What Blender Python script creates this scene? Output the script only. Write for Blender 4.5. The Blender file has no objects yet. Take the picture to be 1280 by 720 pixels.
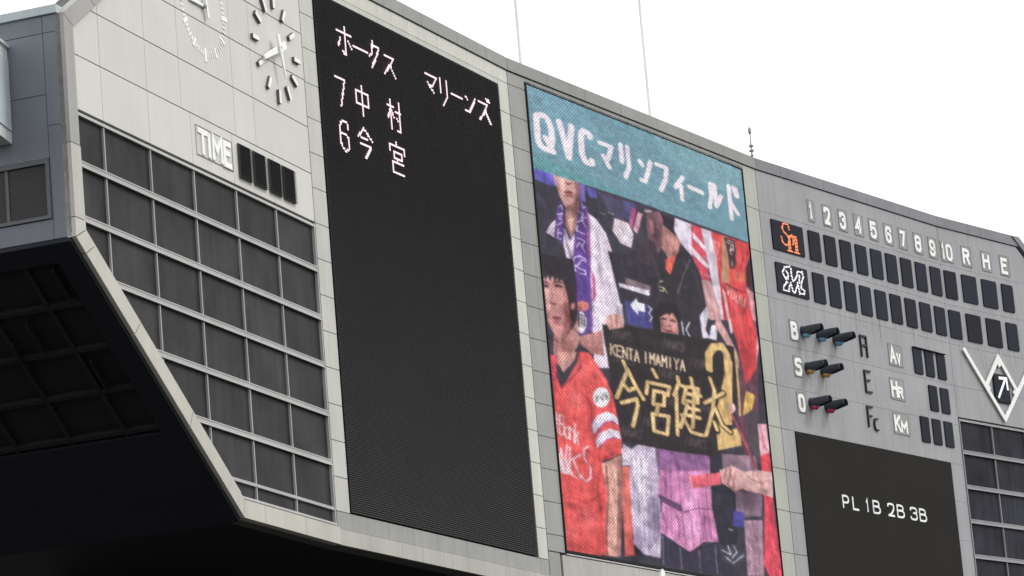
import bpy, bmesh, math, random
import numpy as np
from mathutils import Vector, Matrix
random.seed(7)
R=math.radians
sc=bpy.context.scene; COL=sc.collection
# ---------------------------------------------------------------- camera
F_PX=4474.57; TH=R(12.6446); RO=R(-4.909)
cam=bpy.data.cameras.new('camera'); co=bpy.data.objects.new('camera',cam); COL.objects.link(co)
cam.sensor_width=36; cam.lens=36*F_PX/1280; cam.clip_start=.5; cam.clip_end=6000
c_,s_=math.cos(RO),math.sin(RO)
Xv=Vector((1,0,0)); Bv=Vector((0,-math.sin(TH),math.cos(TH))); Fv=Vector((0,math.cos(TH),math.sin(TH)))
rt=c_*Xv+s_*Bv; up=-s_*Xv+c_*Bv
m=Matrix((rt,up,-Fv)).transposed().to_4x4(); co.matrix_world=m; sc.camera=co
# ---------------------------------------------------------------- world: overcast daylight
SUN_DIR=Vector((.93,.02,.95)).normalized()
w=bpy.data.worlds.new('World'); sc.world=w; w.use_nodes=True
nt=w.node_tree; bg=nt.nodes['Background']; sky=nt.nodes.new('ShaderNodeTexSky'); sky.sky_type='NISHITA'; sky.sun_disc=False
sky.sun_elevation=math.asin(SUN_DIR.z); sky.sun_rotation=math.atan2(SUN_DIR.x,SUN_DIR.y); sky.dust_density=4; sky.air_density=1
mx=nt.nodes.new('ShaderNodeMixRGB'); mx.inputs[0].default_value=.88; mx.inputs[2].default_value=(14.5,14.6,14.7,1)
nt.links.new(sky.outputs[0],mx.inputs[1]); nt.links.new(mx.outputs[0],bg.inputs[0]); bg.inputs[1].default_value=.1
sl=bpy.data.lights.new('sun','SUN'); sl.energy=1.5; sl.angle=R(14); sl.color=(1,.965,.91)
so=bpy.data.objects.new('sun',sl); COL.objects.link(so); so.rotation_euler=SUN_DIR.to_track_quat('Z','Y').to_euler()
sc.view_settings.view_transform='Standard'; sc.view_settings.look='None'; sc.view_settings.exposure=0; sc.view_settings.gamma=1
# ---------------------------------------------------------------- plan of the facade: five flat facets, concave towards the field
CP=[(-7.77078621,59.7752785),(-3.87724071,70.63157375),(.30180534,80.),(6.63403475,91.33127595),(12.24414796,99.77844777),(19.3,108.99)]
CP=[Vector(p) for p in CP]
EN=[]
for i in range(5):
    e=(CP[i+1]-CP[i]).normalized(); EN.append((e,Vector((e.y,-e.x)),math.atan2(e.y,e.x),(CP[i+1]-CP[i]).length))
A,B,C,D,E=0,1,2,3,4
LEN=[x[3] for x in EN]
def FP(f,s,z,d=0):
    e,n,a,l=EN[f]; p=CP[f]+e*s+n*d; return Vector((p.x,p.y,z))
# ---------------------------------------------------------------- materials
def lin(c):
    c/=255; return c/12.92 if c<=.04045 else ((c+.055)/1.055)**2.4
def mat(name,col,rough=.6,var=.08,streak=.0,spec=.3,metal=0,rnd=.04,blotch=.08,bump=.0,dirt=(.35,.28,.2)):
    m=bpy.data.materials.new(name); m.use_nodes=True; t=m.node_tree; b=t.nodes['Principled BSDF']
    b.inputs['Roughness'].default_value=rough; b.inputs['Specular IOR Level'].default_value=spec; b.inputs['Metallic'].default_value=metal
    N=t.nodes.new; LK=t.links.new
    g=N('ShaderNodeNewGeometry'); mp=N('ShaderNodeMapping'); mp.inputs['Scale'].default_value=(3.1,3.1,.28); LK(g.outputs['Position'],mp.inputs[0])
    n1=N('ShaderNodeTexNoise'); n1.inputs['Scale'].default_value=1.6; n1.inputs['Detail'].default_value=6; n1.inputs['Roughness'].default_value=.62; LK(mp.outputs[0],n1.inputs[0])
    n2=N('ShaderNodeTexNoise'); n2.inputs['Scale'].default_value=.9; n2.inputs['Detail'].default_value=5; LK(g.outputs['Position'],n2.inputs[0])
    oi=N('ShaderNodeObjectInfo')
    def mr(src,a,bb,lo,hi):
        x=N('ShaderNodeMapRange'); x.inputs[1].default_value=a; x.inputs[2].default_value=bb; x.inputs[3].default_value=lo; x.inputs[4].default_value=hi; LK(src,x.inputs[0]); return x.outputs[0]
    def mul(a,bb):
        x=N('ShaderNodeMath'); x.operation='MULTIPLY'; LK(a,x.inputs[0]); LK(bb,x.inputs[1]); return x.outputs[0]
    v=mul(mul(mr(n1.outputs[0],.3,.7,1-var,1+var),mr(n2.outputs[0],.3,.7,1-blotch,1+blotch)),mr(oi.outputs['Random'],0,1,1-rnd,1+rnd))
    vm=N('ShaderNodeVectorMath'); vm.operation='SCALE'; vm.inputs[0].default_value=col; LK(v,vm.inputs['Scale'])
    out=vm.outputs[0]
    if streak:
        mp2=N('ShaderNodeMapping'); mp2.inputs['Scale'].default_value=(7,7,.22); LK(g.outputs['Position'],mp2.inputs[0])
        n3=N('ShaderNodeTexNoise'); n3.inputs['Scale'].default_value=1.3; n3.inputs['Detail'].default_value=4; LK(mp2.outputs[0],n3.inputs[0])
        q=N('ShaderNodeMixRGB'); q.blend_type='MULTIPLY'; q.inputs[2].default_value=(*[1-(1-x)*.9 for x in dirt],1); LK(mr(n3.outputs[0],.52,.78,0,streak),q.inputs[0]); LK(out,q.inputs[1]); out=q.outputs[0]
    LK(out,b.inputs['Base Color'])
    if bump:
        bp=N('ShaderNodeBump'); bp.inputs['Strength'].default_value=bump; bp.inputs['Distance'].default_value=.02; LK(n2.outputs[0],bp.inputs['Height']); LK(bp.outputs[0],b.inputs['Normal'])
    return m
def emis(name,rgb,k=1):
    m=bpy.data.materials.new(name); m.use_nodes=True; b=m.node_tree.nodes['Principled BSDF']
    b.inputs['Base Color'].default_value=(.02,.02,.02,1); b.inputs['Roughness'].default_value=.7
    b.inputs['Emission Color'].default_value=(*[lin(x) for x in rgb],1); b.inputs['Emission Strength'].default_value=k; return m
M=dict(
 cream=mat('cream_enamel_panel',(.585,.575,.54),.5,.02,.08,.3,rnd=.025,blotch=.03),
 stripA=mat('pale_grey_panel',(.50,.50,.465),.5,.05,.15,rnd=.03),
 stripTop=mat('ivory_panel',(.56,.56,.51),.5,.05,.12,rnd=.03),
 grey=mat('weathered_grey_panel',(.30,.30,.288),.5,.06,.3,rnd=.035),
 greyD=mat('scoreboard_grey_panel',(.325,.327,.342),.5,.055,.45,blotch=.07,rnd=.03,dirt=(.62,.58,.52)),
 green=mat('greenish_grey_panel',(.40,.415,.36),.5,.06,.2,rnd=.03),
 parap=mat('parapet_grey_metal',(.265,.265,.255),.45,.05,.1,rnd=.05),
 parapD=mat('parapet_slate_metal',(.20,.203,.22),.45,.06,.1,rnd=.07,blotch=.15),
 frame=mat('cream_frame_panel',(.50,.485,.43),.5,.04,.1,rnd=.03),
 frameG=mat('grey_frame_panel',(.33,.325,.315),.5,.05,.15,rnd=.04),
 frameM=mat('beige_frame_panel',(.47,.45,.42),.5,.05,.1,rnd=.03),
 base=mat('base_course_panel',(.405,.395,.36),.5,.05,.2,rnd=.035),
 dark=mat('dark_backing',(.03,.03,.032),.8),
 rim=mat('plate_rim_grey',(.15,.15,.15),.7),
 joint=mat('joint_grey',(.10,.10,.095),.8),  # plain dark grey for joint backing and thin edges
 alu=mat('aluminium_mullion',(.36,.36,.355),.4,.06,.1,.5,rnd=.03),
 aluE=mat('slate_mullion',(.25,.252,.265),.45,.06,.1,.4,rnd=.03), aluF=mat('slate_mullion_edge',(.31,.312,.325),.45,.05,0,.4),
 markshade=mat('mark_side_shade',(.12,.12,.12),.5),  # dark grey that paints shade onto the hour mark sides
 alul=mat('pale_aluminium_edge',(.42,.42,.415),.4,.05,0,.5),
 pane=mat('dark_tinted_infill',(.031,.031,.032),.4,.22,0,.05,rnd=.2,blotch=.4),
 paneE=mat('dark_slate_infill',(.022,.023,.031),.4,.4,0,.05,rnd=.18,blotch=.5),
 led=mat('black_led_louvre',(.135,.127,.135),.6,.03,0,.25,rnd=0,blotch=.03),
 ledback=mat('led_board_backing',(.01,.01,.01),.8),
 board=mat('flat_black_board',(.024,.023,.021),.7,.05,0,.04,rnd=0,blotch=.05),
 module=mat('navy_flip_module',(.016,.018,.029),.55,.06,0,.08,rnd=.2),
 modedge=mat('module_edge_grey',(.10,.10,.11),.5),
 mod2=mat('black_louvre_module',(.085,.085,.088),.5,.04,0,.3,rnd=.06),
 white=mat('white_letter_enamel',(.86,.86,.83),.4,.03,0,.4,rnd=.02,blotch=.02),
 plateE=mat('letter_backing_plate',(.272,.273,.272),.5,.04,.1,rnd=.03),
 plateA=mat('sign_backing_plate',(.56,.55,.52),.5,.04,.1),
 blackl=mat('dark_tube_letter',(.015,.015,.017),.4),
 hood=mat('dark_lamp_hood',(.03,.038,.05),.35,.1,0,.5),
 lensB=mat('blue_lens',(.16,.36,.50),.2,0,0,.6), lensS=mat('amber_lens',(.55,.30,.10),.2,0,0,.6), lensO=mat('red_lens',(.50,.04,.10),.2,0,0,.6),
 wallW=mat('slate_end_wall',(.165,.178,.205),.55,.06,.2,rnd=.04,blotch=.06),
 copeW=mat('pale_coping',(.42,.47,.48),.45,.05,.1),
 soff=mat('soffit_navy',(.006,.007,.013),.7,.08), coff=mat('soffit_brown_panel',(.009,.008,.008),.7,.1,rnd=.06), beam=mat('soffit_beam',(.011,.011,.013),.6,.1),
 winW=mat('dark_window_pane',(.035,.035,.033),.35,.1,0,.2),
 winF=mat('window_frame_slate',(.11,.115,.125),.5,.05),
 boxF=mat('pale_blue_panel',(.50,.57,.60),.4,.05),
 boxG=mat('pale_frame_metal',(.62,.66,.66),.4,.05),
 mast=mat('white_mast_paint',(.88,.88,.88),.4,.02), rod=mat('grey_finial_metal',(.30,.31,.33),.4,.1),
 turf=mat('outfield_turf',(.045,.046,.042),.9,.15,blotch=.25,rnd=0), screenw=mat('batters_eye_black',(.012,.012,.015),.9,.1),
 conc=mat('stand_concrete',(.22,.215,.2),.8,.1,.2))
# ---------------------------------------------------------------- mesh helpers (facet local frame: x along facet, y into the wall, z up)
class MB:
    def __init__(s): s.v=[]; s.f=[]
    def add(s,v,f):
        o=len(s.v); s.v+=v; s.f+=[tuple(i+o for i in q) for q in f]; return s
    def box(s,x0,x1,z0,z1,y0,y1):
        v=[(x,y,z) for x in (x0,x1) for y in (y0,y1) for z in (z0,z1)]
        return s.add(v,[(0,1,3,2),(4,6,7,5),(0,4,5,1),(2,3,7,6),(0,2,6,4),(1,5,7,3)])
    def ext(s,poly,y0,y1):   # poly ccw in (x,z); y0 front (towards viewer), y1 back
        n=len(poly); v=[(x,y0,z) for x,z in poly]+[(x,y1,z) for x,z in poly]
        ar=sum(poly[i][0]*poly[(i+1)%n][1]-poly[(i+1)%n][0]*poly[i][1] for i in range(n))
        f=[tuple(range(n)),tuple(range(2*n-1,n-1,-1))]+[(i,n+i,n+(i+1)%n,(i+1)%n) for i in range(n)]
        if ar<0: f=[tuple(reversed(q)) for q in f]
        return s.add(v,f)
    def bev(s,poly,y0,y1,b=.01):  # extrusion with a small chamfer round the front face
        n=len(poly); ins=offset(poly,-b)
        v=[(x,y0,z) for x,z in ins]+[(x,y0+b,z) for x,z in poly]+[(x,y1,z) for x,z in poly]
        f=[tuple(range(n)),tuple(range(3*n-1,2*n-1,-1))]
        for k in (0,1): f+=[(k*n+i,(k+1)*n+i,(k+1)*n+(i+1)%n,k*n+(i+1)%n) for i in range(n)]
        ar=sum(poly[i][0]*poly[(i+1)%n][1]-poly[(i+1)%n][0]*poly[i][1] for i in range(n))
        if ar<0: f=[tuple(reversed(q)) for q in f]
        return s.add(v,f)
    def tube(s,pts,rs,n=12,cap=True):
        pts=[Vector(p) for p in pts]; o=len(s.v)
        for i,p in enumerate(pts):
            t=(pts[min(i+1,len(pts)-1)]-pts[max(i-1,0)]).normalized(); a=t.orthogonal().normalized() if i==0 else (a-t*a.dot(t)).normalized(); b=t.cross(a)
            for k in range(n):
                q=p+(a*math.cos(k*2*math.pi/n)+b*math.sin(k*2*math.pi/n))*rs[i]; s.v.append(tuple(q))
        for i in range(len(pts)-1):
            for k in range(n): s.f.append((o+i*n+k,o+i*n+(k+1)%n,o+(i+1)*n+(k+1)%n,o+(i+1)*n+k))
        if cap: s.f.append(tuple(o+k for k in range(n-1,-1,-1))); s.f.append(tuple(o+(len(pts)-1)*n+k for k in range(n)))
        return s
    def ribbon(s,pts,w,y0,y1):  # mitred flat stroke
        n=len(pts); closed=(n>3 and abs(pts[0][0]-pts[-1][0])+abs(pts[0][1]-pts[-1][1])<1e-4)
        if closed: pts=pts[:-1]; n-=1
        L=[];Rr=[]
        for i in range(n):
            P=Vector(pts[i]); a=Vector(pts[(i-1)%n]) if (closed or i>0) else None; b=Vector(pts[(i+1)%n]) if (closed or i<n-1) else None
            d1=(P-a).normalized() if a is not None else (b-P).normalized(); d2=(b-P).normalized() if b is not None else d1
            t=d1+d2; t=t.normalized() if t.length>1e-3 else d1; nn=Vector((-t.y,t.x)); k=max(.45,nn.dot(Vector((-d1.y,d1.x)))); h=w/2/k
            e=Vector((0,0))
            if a is None: e=-d2*w*.5*.5
            if b is None: e=d1*w*.5*.5
            L.append(P+nn*h+e); Rr.append(P-nn*h+e)
        m=n if closed else n-1; v=[]; f=[]
        for i in range(n): v+=[(L[i].x,y0,L[i].y),(Rr[i].x,y0,Rr[i].y),(L[i].x,y1,L[i].y),(Rr[i].x,y1,Rr[i].y)]
        for i in range(m):
            a=4*i; b=4*((i+1)%n); f+=[(a,a+1,b+1,b),(a+2,b+2,b+3,a+3),(a,b,b+2,a+2),(a+1,a+3,b+3,b+1)]
        if not closed: a=0; b=4*(n-1); f+=[(0,2,3,1),(b,b+1,b+3,b+2)]
        return s.add(v,f)
    def mesh(s,name,m):
        me=bpy.data.meshes.new(name); me.from_pydata(s.v,[],s.f); me.materials.append(m); me.validate(); me.update(); return me
def offset(poly,d):
    n=len(poly); ar=sum(poly[i][0]*poly[(i+1)%n][1]-poly[(i+1)%n][0]*poly[i][1] for i in range(n)); sg=1 if ar>0 else -1; out=[]
    for i in range(n):
        p=Vector(poly[i]); a=(p-Vector(poly[i-1])).normalized(); b=(Vector(poly[(i+1)%n])-p).normalized()
        na=Vector((a.y,-a.x))*sg; nb=Vector((b.y,-b.x))*sg; t=(na+nb)
        if t.length<1e-4: t=na
        t.normalize(); q=p+t*d/max(.4,t.dot(na)); out.append((q.x,q.y))
    return out
def rrect(x0,x1,z0,z1,r,n=4):
    out=[]
    for cx,cz,a0 in ((x1-r,z1-r,0),(x0+r,z1-r,90),(x0+r,z0+r,180),(x1-r,z0+r,270)):
        for k in range(n+1): a=R(a0+90*k/n); out.append((cx+r*math.cos(a),cz+r*math.sin(a)))
    return out
def clip(poly,halfs):  # keep a*x+b*z<=c
    for a,b,c in halfs:
        out=[]; n=len(poly)
        for i in range(n):
            p,q=poly[i],poly[(i+1)%n]; dp=a*p[0]+b*p[1]-c; dq=a*q[0]+b*q[1]-c
            if dp<=0: out.append(p)
            if (dp<0<dq) or (dq<0<dp): t=dp/(dp-dq); out.append((p[0]+(q[0]-p[0])*t,p[1]+(q[1]-p[1])*t))
        poly=out
        if len(poly)<3: return []
    # drop slivers and doubled points
    o=[p for i,p in enumerate(poly) if math.hypot(p[0]-poly[i-1][0],p[1]-poly[i-1][1])>1e-4]
    ar=abs(sum(o[i][0]*o[(i+1)%len(o)][1]-o[(i+1)%len(o)][0]*o[i][1] for i in range(len(o))))/2 if len(o)>2 else 0
    return o if ar>.004 else []
def link(name,data,parent=None,loc=(0,0,0),rz=0,kind=None,label=None):
    o=bpy.data.objects.new(name,data); COL.objects.link(o); o.location=loc; o.rotation_euler=(0,0,rz)
    if parent is not None: o.parent=parent
    if kind: o['kind']=kind
    if label: o['label']=label
    return o
def part(name,mb,m,parent,loc=(0,0,0),rz=0,kind=None,label=None): return link(name,mb.mesh(name,M[m] if isinstance(m,str) else m),parent,loc,rz,kind,label)
def thing(name,label,cat,loc,rz=0,group=None):
    o=link(name,None,None,loc,rz); o['label']=label; o['category']=cat
    if group: o['group']=group
    return o
def fthing(name,label,cat,f,s,z,d=0,group=None): return thing(name,label,cat,FP(f,s,z,d),EN[f][2],group)
def copy_thing(root,loc,rz,label):
    c=root.copy(); COL.objects.link(c); c.location=loc; c.rotation_euler=(0,0,rz); c['label']=label
    for ch in list(root.children):
        k=ch.copy(); COL.objects.link(k); k.parent=c
    return c
# ---------------------------------------------------------------- stroke glyphs on a ten by ten grid
G={'0':"~05-09-99-90-00-05",'1':"37-59-50",'2':"~07-09-99-95-41-00/00-90",'3':"~07-09-99-95-45/~45-95-90-00-02",'4':"70-79-03-93",
'5':"99-09-05/~04-06-96-90-00-02",'6':"~97-99-09-00-90-95-05",'7':"09-99-40",'8':"~55-05-09-99-95-55/~55-05-00-90-95-55",'9':"~02-00-90-99-09-04-94",
'A':"00-49-90/13-83",'B':"90-00?",'C':"~98-99-09-00-90-91",'E':"99-09-00-90/05-75",'F':"99-09-00/05-75",'H':"09-00/99-90/05-95",'I':"49-40",
'K':"09-00/99-04/35-90",'L':"09-00-90",'M':"00-09-44-99-90",'P':"00-09/~09-99-94-04",'Q':"~05-09-99-90-00-05/53-90",'R':"00-09/~09-99-95-05/55-90",
'S':"~98-99-09-05-95-90-00-01",'T':"09-99/49-40",'V':"09-50-99",'W':"09-20-46-70-99",'N':"00-09-90-99",'Y':"09-45-99/45-40",'O':"~05-09-99-90-00-05",
'f':"~98-79-49-40/15-85",'t':"49-41-70/16-86",'a':"~95-05-00-90-95/96-90",'n':"06-00/~05-96-90",'k':"09-00/76-03/44-80",'o':"~03-06-96-90-00-03",'c':"~96-06-00-90",
'm':"00-05-42-85-80",'v':"06-40-86",'r':"00-06/~06-76-73-03/43-80",
'a1':"00-09-99-90/05-95",
'ホ':"07-97/59-50-31/25-02/75-93",'ー':"05-95",'ク':"39-25-04/28-88-65-10",'ス':"18-88-44-00/55-90",'マ':"08-98-64-43/24-61",'リ':"19-14/89-83-30",
'ン':"07-26/01-31-64-98",'フ':"08-98-74-20",'ィ':"77-03/54-50",'ル':"28-24-00/58-51-95",'ド':"29-20/25-82/69-87/89-97",'ズ':"07-77-43-00/54-90/69-88/89-98",
'中':"49-40/07-97-93-03-07",'村':"29-20/07-47/26-03/27-44/56-96/89-80-60/64-73",'今':"49-06/49-96/26-66/14-84-40",
'宮':"49-48/06-08-98-96/26-76-74-24-26/44-43/13-83-80-10-13",'健':"29-05/16-10/38-58-35-54-30/32-51-90/57-97-95-55/46-96/54-94/53-93/79-71",'太':"06-96/49-45-00/45-90/32-41"}
G['B']="00-09/~09-89-85-05/~05-95-90-00"
def strokes(ch):
    out=[]
    for st in G[ch].split('/'):
        sm=st[0]=='~'; pts=[(int(p[0])/9,int(p[1])/9) for p in st.lstrip('~').split('-')]
        if sm:
            for _ in range(2):
                q=[pts[0]]
                for a,b in zip(pts,pts[1:]):
                    q+=[(a[0]*.75+b[0]*.25,a[1]*.75+b[1]*.25),(a[0]*.25+b[0]*.75,a[1]*.25+b[1]*.75)]
                pts=q+[pts[-1]]
        out.append(pts)
    return out
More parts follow.
